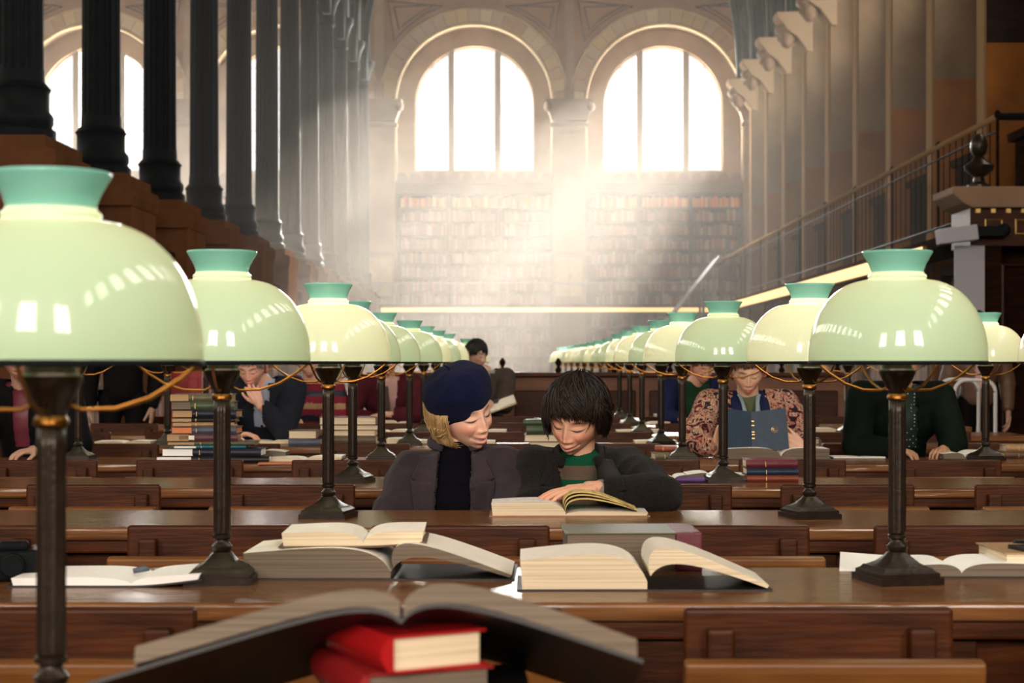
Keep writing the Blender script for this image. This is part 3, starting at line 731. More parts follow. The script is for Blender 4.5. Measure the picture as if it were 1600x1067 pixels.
# ================================================================ BOOKS
def closed_book(w, d, h, cover, pages='page_block', spine='-y', T=None, name='book', gilt=True, label_patch=None):
    """lying flat: w along x, d along y, h thick. spine on side: '-y' front, '+x' right, '-x' left"""
    c = .003; m = MB()
    if spine in ('+x', '-x'):
        s_ = 1 if spine == '+x' else -1
        m.box(-w/2, w/2, -d/2, d/2, 0, c); m.box(-w/2, w/2, -d/2, d/2, h-c, h)
        n = 8; pts = [(s_*(w/2+.012*math.sin(PI*i/n)), h*i/n) for i in range(n+1)]+[(s_*(w/2-.004), h*.98), (s_*(w/2-.004), h*.02)]
        m.prism(pts, -d/2, d/2, axis='y')
        r = m.build(name, cover, smooth='auto'); m = MB(); x0, x1 = (-w/2+.006, w/2-.004) if s_ > 0 else (-w/2+.004, w/2-.006)
        m.box(x0, x1, -d/2+.005, d/2-.005, c, h-c)
    else:
        m.box(-w/2, w/2, -d/2, d/2, 0, c); m.box(-w/2, w/2, -d/2, d/2, h-c, h)
        n = 8; pts = [(-d/2-.010*math.sin(PI*i/n), h*i/n) for i in range(n+1)]+[(-d/2+.004, h*.98), (-d/2+.004, h*.02)]
        m.prism(pts, -w/2, w/2, axis='x')
        for q in (.2, .35, .65, .8):
            if h > .02: x = -w/2+w*q; m.prism([(-d/2-.0115*math.sin(PI*i/n), h*i/n) for i in range(n+1)]+[(-d/2, h/2)], x-.002, x+.002, axis='x')
        r = m.build(name, cover, smooth='auto'); m = MB(); m.box(-w/2+.005, w/2-.005, -d/2+.004, d/2-.006, c, h-c)
    p = m.build('page_block', pages, r)
    if gilt and spine == '-y':
        m = MB(); x = -w*.13
        m.box(x, x+.0022, -d/2-.0118, -d/2-.004, h*.2, h*.8); m.build('spine_title', 'gilt', r)
    if label_patch: m = MB(); m.box(-w*.34, -w*.12, -d/2-.0135, -d/2-.007, h*.25, h*.8); m.build('spine_label', label_patch, r)
    return r
def place(o, loc, rz=0, label=None, cat='book', group=None, rx=0, ry=0):
    o.location = loc; o.rotation_euler = (rx, ry, rz); return tag(o, label, cat, group)
def bez(a, b, c, d, n=14):
    out = []
    for i in range(n+1):
        t = i/n; u = 1-t
        out.append((u**3*a[0]+3*u*u*t*b[0]+3*u*t*t*c[0]+t**3*d[0], u**3*a[1]+3*u*u*t*b[1]+3*u*t*t*c[1]+t**3*d[1]))
    return out
def open_book(wl, wr, d, hl, hr, cover='cloth_brown', pages='page_block', top='paper', lift=0, rise=.02, name='open_book', cov=True, flop=0):
    """profile in x,z extruded along y; spine near x=0. left block wl wide hl thick; right leaf block hr thick, its outer edge lifted by lift"""
    m = MB(); hw = d/2
    c = .003
    def blk(w, h, s_, lf, mi_side, mi_top):
        topc = bez((0, c+.25*h+.001), (s_*w*.10, h*1.25+rise*.6+lf*.2), (s_*w*.45, h+rise*.6+lf*.5), (s_*w, h+c+lf))
        bot = bez((s_*(w-.004), c+lf*.98), (s_*w*.6, c+lf*.45), (s_*w*.3, c), (0, c))
        if flop and s_ > 0:
            H = flop; topc = bez((.002, H*.72), (w*.0, H*1.75), (w*.25, H*1.45), (w, .010)); bot = bez((w-.004, .005), (w*.35, H*.95), (w*.13, H*1.05), (.006, H*.45))
        prof = topc+bot[0:]
        n = len(prof); vs = []
        for yy in (-hw, hw):
            for a, b in prof: vs.append((a, yy, b))
        nt_ = len(topc)
        o = len(m.v); m.v += vs
        for i in range(n):
            j = (i+1) % n; m.f.append((o+i, o+j, o+n+j, o+n+i)); m.m.append(mi_top if i < nt_-1 else mi_side)
        # caps as quads strip between top and bottom curves
        bb = bot[::-1]
        for yy in (-hw, hw):
            o = len(m.v); m.v += [(a, yy, b) for a, b in topc]+[(a, yy, b) for a, b in bb]
            for i in range(nt_-1): m.f.append((o+i, o+i+1, o+nt_+i+1, o+nt_+i)); m.m.append(mi_side)
    blk(wl, hl, -1, 0, 0, 1); blk(wr, hr, 1, lift, 0, 1)
    r = m.build(name, [pages, top], smooth=False)
    if cov:
        m = MB(); t = .003; e = .006
        lc = [(-wl-e, 0), (-wl*.5, 0), (-.01, 0), (0, -.0), (.01, .0)]
        rc = bez((.012, 0), (wr*.3, 0), (wr*.6, lift*.42), (wr+e, lift*1.0), 10)
        pts = lc+rc; vs = []
        for yy in (-hw-e, hw+e):
            for a, b in pts: vs.append((a, yy, b))
            for a, b in pts: vs.append((a, yy, b+t))
        n = len(pts); fs = []
        for i in range(n-1): fs += [(i, i+1, 2*n+i+1, 2*n+i), (n+i+1, n+i, 3*n+i, 3*n+i+1), (i+1, i, n+i, n+i+1), (2*n+i, 2*n+i+1, 3*n+i+1, 3*n+i)]
        fs += [(0, 2*n, 3*n, n), (n-1, 2*n-1, 4*n-1, 3*n-1)]
        m.add(vs, fs); m.build('cover', cover, r)
    return r
TZ = .76
def at(px, py):  # a point of a table top seen at this pixel
    d = (CZ-TZ)*F/(py-VY); return Vector(((px-VX)*d/F, d, TZ))
# --- row 1 : two books under a draped open book
q = D[1]-.03
b0 = closed_book(.25, .30, .050, 'cloth_black', 'page_block', '-x', name='book'); place(b0, ((655-VX)*1.87/F, q+.07, TZ), .05, 'black book lying flat on the nearest table, lowest under the red books')
b1 = closed_book(.150, .20, .045, 'cloth_red', 'page_grey_shaded', '-x', name='book'); place(b1, ((622-VX)*1.87/F, q+.03, TZ+.0505), .38, 'dark red book in the middle of the stack under the nearest open book')
b2 = closed_book(.118, .17, .042, 'red_gloss', 'page_block', '-x', name='book'); place(b2, ((630-VX)*1.87/F, q+.01, TZ+.096), .50, 'glossy bright red book directly under the big open book nearest the camera')
# big draped open book: two wings sloping down from the spine
r = empty('open_book', ((632-VX)*1.90/F, q-.03, TZ), label='large grey-edged open book draped over the red books nearest the camera', cat='book')
def wing(pts_top, th, y0, y1, mats, nm):
    m = MB(); n = len(pts_top); vs = []
    for yy in (y0, y1):
        for a, b in pts_top: vs.append((a, yy, b))
        for a, b in pts_top: vs.append((a, yy, b-th))
    fs = []; mi = []
    for i in range(n-1):
        fs += [(i, i+1, 2*n+i+1, 2*n+i), (n+i+1, n+i, 3*n+i, 3*n+i+1), (i+1, i, n+i, n+i+1), (2*n+i, 2*n+i+1, 3*n+i+1, 3*n+i)]; mi += [1, 0, 0, 0]
    fs += [(0, 2*n, 3*n, n), (n-1, 2*n-1, 4*n-1, 3*n-1)]; mi += [0, 0]
    o = len(m.v); m.v += vs; m.f += fs; m.m += mi
    return m.build(nm, mats, r, recalc=True)
L_ = bez((-.002, .150), (-.04, .185), (-.12, .150), (-.295, .100)); R_ = bez((.002, .150), (.03, .195), (.12, .160), (.262, .108))
wing(L_[::-1], .020, -.16, .16, ['page_grey_shaded', 'paper'], 'left_pages'); wing(R_, .022, -.16, .16, ['page_grey_shaded', 'paper'], 'right_pages')
L2 = bez((-.0, .1285), (-.04, .162), (-.12, .126), (-.345, .058)); R2 = bez((.0, .1285), (.03, .170), (.12, .134), (.268, .084))
wing(L2[::-1], .005, -.17, .17, ['cloth_black', 'cloth_black'], 'left_cover'); wing(R2, .005, -.17, .17, ['cloth_black', 'cloth_black'], 'right_cover')
r.rotation_euler = (math.radians(-19), 0, 0); r.location.z -= .022; r.location.y += .07
# --- row 2
def ob(px, py, wl, wr, d, hl, hr, label, rz=0, dz=0, **k):
    o = open_book(wl, wr, d, hl, hr, **k); p = at(px, py); k_ = min(range(1, 10), key=lambda q: abs(D[q]-p.y)); y_ = min(p.y+d/2, row_back(k_)-d/2-.01); return place(o, ((px-VX)*y_/F, y_, TZ+dz), rz, label)
ob(222, 917, .235, .135, .19, .014, .010, 'thin open white booklet on the second table, left of the lamp', cover='cloth_black', top='paper_white', pages='paper_white', lift=.012, rise=.008)
pn = MB(); pn.tube([(0, 0, 0), (.02, .004, .004), (.032, .006, .002)], [.005, .007, .003], 8); o = pn.build('folded_spectacle_case', 'cloth_slate', smooth=True); p = at(208, 909); place(o, (p.x, p.y, TZ+.022), .1, 'tiny dark object lying on the open white booklet', 'pen')
o = open_book(.30, .245, .235, .050, .010, cover='cloth_black', pages='page_grey_shaded', top='paper', lift=.0, rise=.028, flop=.055); p = at(612, 906); place(o, (p.x, p.y+.12, TZ), -.02, 'very thick grey-edged open book lying under a smaller open book, second table')
o = open_book(.165, .125, .19, .026, .022, cover='cloth_brown', pages='page_block', top='paper', lift=.008, rise=.012); place(o, (p.x-.065, p.y+.13, TZ+.062), .03, 'small cream open book resting on top of the thick grey book')
o = open_book(.245, .235, .20, .055, .016, cover='cloth_black', pages='page_block', top='paper', lift=-.0, rise=.030, flop=.062); p = at(1012, 924); place(o, (p.x, p.y+.11, TZ), 0, 'thick cream open book with leaves fanned to the right, second table')
o = closed_book(.275, .20, .082, 'cloth_grey', 'page_grey_shaded', '+x'); 
o.data.materials[0] = MATS['cloth_olive']; p = at(979, 886); place(o, (p.x, p.y+.02, TZ), .03, 'very thick closed grey book with dark red spine, behind the fanned open book')
m = MB(); m.box(.095, .152, -.1015, .1015, -.0006, .0826); m.build('spine_cover', 'cloth_maroon', o, bevel=.004)
ob(1486, 897, .105, .165, .17, .022, .024, 'open book with black cover right of the tall lamp base, second table', cover='cloth_black', pages='page_grey_shaded', top='paper_white', rise=.01)
m = MB(); m.add([(-.09, -.07, .0), (.05, -.085, .0), (.075, .06, .012), (-.06, .08, .02), (-.09, -.07, .003), (.05, -.085, .003), (.075, .06, .015), (-.06, .08, .023)], [(3, 2, 1, 0), (4, 5, 6, 7), (0, 1, 5, 4), (1, 2, 6, 5), (2, 3, 7, 6), (3, 0, 4, 7)]); o = m.build('paper_sheaf', 'paper_white'); p = at(1372, 888); place(o, (p.x, p.y+.03, TZ), 0, 'loose sheaf of white paper behind the right lamp base, second table', 'paper')
o = closed_book(.16, .2, .048, 'cloth_tan', 'page_block', '+x'); p = at(1628, 900); place(o, (p.x, p.y+.1, TZ), .03, 'cream-edged closed book at the right edge of the second table')
m = MB(); m.box(-.06, .06, -.035, .035, 0, .008); m.cap((-.075, -.02, .02), (.05, .02, .012), .004, .006); o = m.build('spectacles_case', 'cloth_black'); place(o, (p.x+.02, p.y+.06, TZ+.0485), .2, 'small black case on the cream-edged closed book', 'case')
# camera-like black object with strap on the far left
o = empty('folding_camera', at(18, 912)+Vector((0, .05, 0)), .25, 'small black camera with metal lens and leather strap, left edge of second table', 'camera')
m = MB(); m.box(-.065, .05, -.02, .02, 0, .062); m.box(-.04, .02, -.016, .016, .06, .08); m.build('body', 'iron', o, bevel=.008, seg=3)
m = MB(); m.lathe([(.024, 0), (.024, .02), (.02, .022), (.02, .03), (.012, .03)], 24, T=Matrix.Translation((-.012, -.018, .034)) @ Matrix.Rotation(PI/2, 4, 'X')); m.build('lens', 'iron', o, smooth='auto')
m = MB(); m.tube([(.05, 0, .06), (.066, -.01, .074), (.084, -.01, .05), (.088, -.02, .02), (.075, -.05, .006), (.03, -.075, .006)], .006, 6, flat=.4); m.build('strap', 'leather_tan', o, smooth=True)
m = MB(); m.lathe([(.009, 0), (.009, .008), (.004, .01)], 16, c=(.034, 0, .062)); m.build('winding_knob', 'steel', o, smooth='auto')
# --- kids' book on row 3
o = open_book(.212, .235, .165, .034, .008, cover='leather_tan', pages='page_block', top='page_print', lift=.0, rise=.016); KB = at(884, 808)
place(o, (KB.x, KB.y+.10, TZ), 0, 'open book the girl and boy are reading, third table')
for i, (e, h) in enumerate(((.02, .085), (.035, .075), (.05, .062))):   # arched leaves between the hands
    lf = bez((.0, .012), (-.035+.012*i, h*1.1), (.08, h), (.185+.01*i, .02+.004*(2-i)), 18)
    m = MB(); vs = []; n = len(lf)
    for yy in (-.082, .082):
        for a, b in lf: vs.append((a, yy, b))
        for a, b in lf: vs.append((a+.001, yy, b-.004))
    fs = []
    for j in range(n-1): fs += [(j, j+1, 2*n+j+1, 2*n+j), (n+j+1, n+j, 3*n+j, 3*n+j+1), (j+1, j, n+j, n+j+1), (2*n+j, 2*n+j+1, 3*n+j+1, 3*n+j)]
    fs += [(0, 2*n, 3*n, n), (n-1, 2*n-1, 4*n-1, 3*n-1)]
    m.add(vs, fs); m.build('lifted_leaves', 'page_yellow', o, smooth=False)
# --- row 4
p = at(1207, 753)
z = 0
for w_, h_, cov_, dx, lab in ((.131, .0165, 'cloth_rust', 0, 'rust red book, bottom of the stack of three beside the right lamp, fourth table'), (.131, .018, 'cloth_blue', 0, 'blue book, middle of the stack of three beside the right lamp, fourth table'), (.13, .022, 'cloth_maroon', -.003, 'dark red book, top of the stack of three beside the right lamp, fourth table')):
    o = closed_book(w_*1.45, .13, h_*1.45, cov_, 'page_block', '-y'); place(o, (p.x+dx, p.y+.07, TZ+z), .01, lab); z += h_*1.45
ob(1112, 748, .10, .16, .17, .020, .014, 'open book with drooping white pages behind the blue and red stack, fourth table', cover='cloth_black', top='paper_white', pages='page_grey_shaded', rise=.02)
ob(1052, 742, .12, .10, .14, .010, .016, 'open book with pale green picture page, fourth table beside the boy', cover='cloth_grey', top='paper_white', pages='page_grey_shaded', rise=.006)
m = MB(); m.cap((-.045, 0, 0), (.045, 0, 0), .011, .011); o = m.build('pencil_case', 'cloth_purple', smooth=True); p = at(1079, 754); place(o, (p.x, p.y, TZ+.011), 0, 'slim purple pencil case at the front edge of the fourth table', 'pencil case'); m = MB(); m.tube([(-.055, 0, 0), (-.07, -.004, .006), (-.078, .003, 0)], .003, 6); m.build('tassel', 'red_gloss', o)
# --- row 5 left : tall stack and clutter
p5 = at(322, 724)
z = 0; y5 = p5.y+.05
def ppx(px, d): return (px-VX)*d/F
stack = [(248, 420, 10.5, 'cloth_black', 'paper_white', 'black book with cream pages, lowest of the tall stack on the fifth table'), (258, 410, 12, 'cloth_navy', 'paper_white', 'dark blue book with gilt band, second from the bottom of the tall stack'), (275, 385, 5, 'cloth_teal', 'paper', 'thin teal book, third from the bottom of the tall stack'), (266, 400, 6, 'cloth_olive', 'page_tan', 'thin olive book, fourth from the bottom of the tall stack'),
         (264, 372, 12, 'cloth_plum', 'page_tan', 'plum book with pale spine label, fifth from the bottom of the tall stack'), (273, 372, 11, 'cloth_slate', 'page_orange', 'slate blue book with orange page edges in the tall stack'), (272, 366, 7, 'cloth_tan', 'page_tan', 'tan book in the middle of the tall stack'), (272, 368, 7, 'cloth_black', 'page_tan', 'thin black book with gilt spots in the tall stack'),
         (274, 372, 12, 'cloth_navy', 'page_tan', 'navy book, third from the top of the tall stack'), (271, 366, 13, 'cloth_green', 'page_grey_shaded', 'dark green book, second from the top of the tall stack'), (270, 362, 12, 'cloth_olive', 'page_tan', 'olive green book, topmost of the tall stack on the fifth table')]
for i, (a, b, hpx, cov_, pg, lab) in enumerate(stack):
    h = hpx*y5/F; w_ = (b-a)*y5/F; cxx = ppx((a+b)/2, y5)
    o = closed_book(w_, .15, h, cov_, pg, '-y', label_patch='paper' if i == 4 else None)
    # pages show at the left end: turn each book a little so the fore edge is seen
    place(o, (cxx, y5+.05, TZ+z), (.30, .26, .2, .22, .34, .36, .3, .3, .34, .42, .40)[i]*-.0+(.05, -.02, .03, 0, .04, -.03, .05, .02, -.04, .03, -.02)[i], lab)
    m = MB(); m.box(-w_/2-.002, -w_/2+w_*.3, -.0885, -.074, .003, h-.003); m.build('fore_edge', pg, o)
    z += h
ob(478, 722, .16, .17, .16, .014, .014, 'open book with black cover and bright pages, fifth table beside the lamp pole', cover='cloth_black', top='paper_white', pages='page_block', rise=.012, lift=.01)
ob(405, 719, .10, .13, .14, .03, .034, 'thick open brown book on the fifth table right of the tall stack', cover='cloth_rust', top='paper', pages='page_grey_shaded', rise=.02)
m = MB(); m.box(-.10, .10, -.07, .07, 0, .004); o = m.build('paper_sheaf', 'page_orange'); p = at(440, 724); place(o, (p.x, p.y, TZ), .1, 'flat orange paper folder at the front of the fifth table', 'paper')
# row 5 right
ob(1500, 712, .10, .16, .18, .022, .028, 'thick open book before the reader in dark green, fifth table', cover='cloth_black', top='paper_white', pages='page_grey_shaded', rise=.014)
ob(1345, 713, .14, .10, .14, .006, .006, 'thin open booklet under the hand of the reader in dark green', cover='cloth_black', top='paper', pages='paper', rise=.004)
o = closed_book(.16, .16, .028, 'cloth_brown', 'page_yellow', '-y'); p = at(1596, 716); place(o, (p.x, p.y+.08, TZ), .05, 'brown book with yellow edges, lower of two at the right end of the fifth table')
o = closed_book(.15, .15, .03, 'cloth_tan', 'page_block', '-y'); place(o, (p.x+.01, p.y+.08, TZ+.0285), -.04, 'tan book, upper of two at the right end of the fifth table')
ob(1215, 716, .26, .22, .20, .046, .046, 'very large open book lying before the woman in the floral jacket', cover='cloth_black', top='paper_white', pages='page_grey_shaded', rise=.012)
o = closed_book(.11, .14, .03, 'cloth_olive', 'page_block', '-y'); p = at(1040, 718); place(o, (p.x, p.y+.05, TZ), .1, 'olive closed book at the front of the fifth table, beside the boy')
o = closed_book(.10, .13, .025, 'cloth_rust', 'page_block', '-y'); p = at(1042, 716); place(o, (p.x, p.y+.05, TZ+.0305), -.1, 'rust closed book on the olive book beside the boy')
# rows 6 to 9 : stacks and open books
def stack_at(px, py, n, wpx, cols, rowname, pg=None, seed=1):
    rr = random.Random(seed); p = at(px, py); z = 0; k_ = min(range(1, 10), key=lambda q: abs(D[q]-p.y)); p.y = min(p.y, row_back(k_)-.17)
    for i in range(n):
        h = rr.uniform(.028, .045); o = closed_book(wpx*p.y/F*rr.uniform(.9, 1.05), .16, h, cols[i % len(cols)], pg or 'page_block', rr.choice(('-y', '+x', '-y')), gilt=False)
        pos = 'single' if n == 1 else ('bottom' if i == 0 else 'top' if i == n-1 else '%s up' % ORD[i])
        place(o, (p.x+rr.uniform(-.01, .01), p.y+.08, TZ+z), rr.uniform(-.12, .12), '%s book, %s in stack %s' % (cols[i % len(cols)].replace('cloth_', ''), pos, rowname)); z += h
stack_at(545, 693, 4, 92, ['cloth_grey', 'cloth_tan', 'cloth_grey', 'cloth_brown'], 'left of the girl on the sixth table', seed=2)
stack_at(852, 700, 4, 62, ['cloth_tan', 'cloth_grey', 'cloth_green', 'cloth_green'], 'between the girl and the boy on the sixth table', seed=3)
stack_at(1255, 694, 1, 60, ['cloth_grey'], 'on the sixth table right of the floral jacket', seed=4)
stack_at(472, 697, 2, 50, ['cloth_slate', 'cloth_brown'], 'behind the fifth table lamp at left, sixth table', seed=5)
stack_at(868, 654, 2, 40, ['cloth_brown', 'cloth_grey'], 'behind the boy on the eighth table', seed=6)
stack_at(700, 662, 2, 40, ['cloth_brown', 'cloth_tan'], 'behind the girl on the eighth table', seed=8)
for i, (px, py, rn, w_, k_) in enumerate(((425, 693, 'sixth', .16, 0), (640, 692, 'sixth', .12, 1), (610, 676, 'seventh', .16, 0), (740, 695, 'sixth', .13, 1), (1000, 676, 'seventh', .15, 0), (1025, 694, 'sixth', .12, 0), (1310, 677, 'seventh', .17, 1), (1010, 663, 'eighth', .18, 1),
        (1240, 664, 'eighth', .14, 0), (620, 663, 'eighth', .12, 1), (760, 676, 'seventh', .14, 0), (880, 677, 'seventh', .12, 1), (1370, 693, 'sixth', .15, 0), (545, 664, 'eighth', .14, 0), (200, 695, 'sixth', .16, 0), (60, 694, 'sixth', .16, 1), (1180, 676, 'seventh', .16, 1), (930, 653, 'ninth', .16, 0), (1050, 653, 'ninth', .14, 1), (1140, 653, 'ninth', .12, 0))):
    ob(px, py, w_, w_*.9, .17, .014+.012*k_, .016, '%s open book on the %s table row, %s' % (('cream', 'white')[k_], rn, ['beside the man in the dark jacket', 'behind the girl', 'below the man in the maroon cardigan', 'behind the girl and beret', 'right of the boy', 'beside the boy elbow', 'behind the reader in dark green', 'right of the boy hair', 'right of the floral jacket', 'beside the cardigan hand', 'between both children', 'behind the boy hair', 'left of the reader in dark green', 'left of the cardigan', 'left of the tall stack', 'at the far left', 'behind the floral jacket', 'just before the counter', 'before the green pullover reader', 'right of the green pullover reader'][i]),
       cover=('cloth_grey', 'cloth_black')[k_], top=('paper', 'paper_white')[k_], rise=.008)

# ---- right side: wooden door case with white board, bust, book trolley
dc = empty('wooden_doorcase', (4.6, 14.6, 0), label='dark carved wooden doorcase with cornice at the right edge', cat='doorcase')
m = MB(); m.box(-.72, -.5, -.3, .3, 0, 2.35); m.box(.7, 1.1, -.3, .3, 0, 2.35); m.box(-.5, .7, .1, .3, 0, 2.35); m.build('frame', 'dark_wood_and_dim_pier', dc, bevel=.01)
m = MB(); m.box(-.78, 1.1, -.33, .3, 2.2, 2.52); m.build('frieze', 'wood', dc)
m = MB(); m.prism([(-.78, 2.52), (-.86, 2.56), (-.95, 2.64), (-.95, 2.70), (1.1, 2.70), (1.1, 2.52)], -.42, .3, axis='y'); m.build('cornice', 'stone_dark', dc, bevel=.01)
for k in range(5): m = MB(); x = -.58+k*.26; m.tube([(x-.07, -.335, 2.30), (x+.07, -.335, 2.30), (x+.07, -.335, 2.42), (x-.07, -.335, 2.42)], .012, 6, closed=True); m.build('frieze_ornament', 'gilt', dc)
for k in range(14): m = MB(); x = -.72+k*.13; m.box(x-.02, x+.02, -.36, -.33, 2.48, 2.52); m.build('dentil', 'gilt', dc)
m = MB(); m.tube([(-.42, -.02, 0.05), (-.42, -.02, 2.05), (.6, -.02, 2.05), (.6, -.02, 0.05)], .03, 6); m.build('door_architrave', 'wood', dc)
m = MB(); m.box(-.40, .58, .02, .08, .02, 2.03); m.build('door_leaf', 'dark_wood_and_dim_pier', dc)
simple('white_tube', (.65, .64, .62), .5)
simple('white_board', (.36, .36, .40), .6)
o = empty('hanging_panel', (3.80, 14.25, 0), label='tall pale panel standing against the wooden doorcase', cat='panel'); m = MB(); m.box(-.12, .14, 0, .02, .05, 2.2); m.build('board', 'white_board', o, bevel=.004)
m = MB(); m.box(-.02, .04, .02, .06, 0, 2.0); m.box(-.15, .17, -.06, .1, 0, .05); m.build('stand', 'iron', o)
o = empty('overhead_light', (3.72, 14.1, 2.22), label='grey box lamp on a black bracket above the pale panel', cat='lamp'); m = MB(); m.box(-.22, .1, -.12, .06, 0, .13, T=Matrix.Rotation(-.12, 4, 'Y')); m.build('housing', 'white_board', o, bevel=.01); m = MB(); m.box(.1, .34, -.05, .22, .05, .13); m.ell((.34, 0, .1), (.06, .06, .06), 10); m.build('bracket', 'iron', o)
o = empty('bronze_bust', (3.93, 14.4, 2.70), label='dark bronze bust standing on the doorcase cornice', cat='bust')
m = MB(); m.lathe([(.10, 0), (.10, .03), (.05, .06), (.045, .1), (.12, .16), (.13, .2), (.06, .25), (.04, .28)], 20); m.build('torso', 'bronze', o, smooth='auto'); m = MB(); m.ell((0, 0, .37), (.075, .085, .11), 16); m.ell((0, -.085, .36), (.016, .02, .025), 8); m.build('head', 'bronze', o, smooth=True)
o = empty('book_trolley', (3.30, 12.2, 0), label='white tubular metal trolley with arched frame behind the tables at right', cat='trolley')
for yy in (0, .45):
    pts = [(-.15, yy, .12), (-.15, yy, .98)]+[(-.09*math.cos(PI*i/2/6)-.06, yy, .98+.09*math.sin(PI*i/2/6)) for i in range(7)]+[(.06+.09*math.sin(PI*i/2/6), yy, .98+.09*math.cos(PI*i/2/6)) for i in range(7)]+[(.15, yy, .98), (.15, yy, .12)]
    m = MB(); m.tube(pts, .014, 8); m.build('tube_frame', 'white_tube', o, smooth=True)
for z in (.25, .62): m = MB(); m.box(-.15, .15, 0, .45, z, z+.02); m.build('shelf', 'seat_wood', o)
for x in (-.15, .15):
    for yy in (0, .45): m = MB(); m.lathe([(.06, -.012), (.06, .012)], 16, T=Matrix.Translation((x, yy, .06)) @ Matrix.Rotation(PI/2, 4, 'Y')); m.build('wheel', 'iron', o)
# red cabinet far left
o = empty('red_cabinet', (-2.55, 12.6, 0), label='plain bright red upright cabinet standing behind the tall stack of books', cat='cabinet')
m = MB(); m.box(-.14, .14, -.2, .2, 0, 1.13); m.build('body', 'cloth_red', o, bevel=.006); m = MB(); m.box(-.12, .12, -.215, -.2, .05, 1.08); m.build('door', 'cloth_red', o, bevel=.004); m = MB(); m.ell((.09, -.225, .7), (.012, .012, .012), 8); m.build('handle', 'steel', o)

# ================================================================ PEOPLE
def remesh(mb, vox, sm=4, noise_amp=0, noise_sc=12, cut=None, seed=0, fac=.5):
    me = bpy.data.meshes.new('t'); me.from_pydata(mb.v, [], mb.f)
    bm = bmesh.new(); bm.from_mesh(me); bmesh.ops.recalc_face_normals(bm, faces=bm.faces); bm.to_mesh(me); bm.free()
    o = bpy.data.objects.new('t', me); COL.objects.link(o)
    r = o.modifiers.new('r', 'REMESH'); r.mode = 'VOXEL'; r.voxel_size = vox; r.adaptivity = 0
    if sm: s_ = o.modifiers.new('s', 'SMOOTH'); s_.iterations = sm; s_.factor = fac
    dg = bpy.context.evaluated_depsgraph_get(); dg.update()
    res = bpy.data.meshes.new_from_object(o.evaluated_get(dg)); bpy.data.objects.remove(o); bpy.data.meshes.remove(me)
    if noise_amp:
        off = Vector((seed*3.1, seed*1.7, seed*.9))
        nrm = [v.normal.copy() for v in res.vertices]
        for v, n_ in zip(res.vertices, nrm):
            p = v.co
            a = noise.noise(Vector((p.x*noise_sc, p.y*noise_sc, p.z*noise_sc*.6))+off)
            b = 1-abs(noise.noise(Vector((p.x*noise_sc*.5+p.z*6, p.y*noise_sc*.6, p.z*noise_sc*.9-p.x*5))+off))*2.2
            v.co = p+n_*(a*noise_amp*.5+b*noise_amp)
    if cut:
        bm = bmesh.new(); bm.from_mesh(res); bmesh.ops.delete(bm, geom=[v for v in bm.verts if cut(v.co)], context='VERTS'); bm.to_mesh(res); bm.free()
    res.polygons.foreach_set('use_smooth', [True]*len(res.polygons))
    return res
def obj_from(me, name, mats, parent=None):
    for m_ in ([mats] if isinstance(mats, str) else mats): me.materials.append(MATS[m_])
    me.name = name; o = bpy.data.objects.new(name, me); COL.objects.link(o)
    if parent: o.parent = parent
    return o

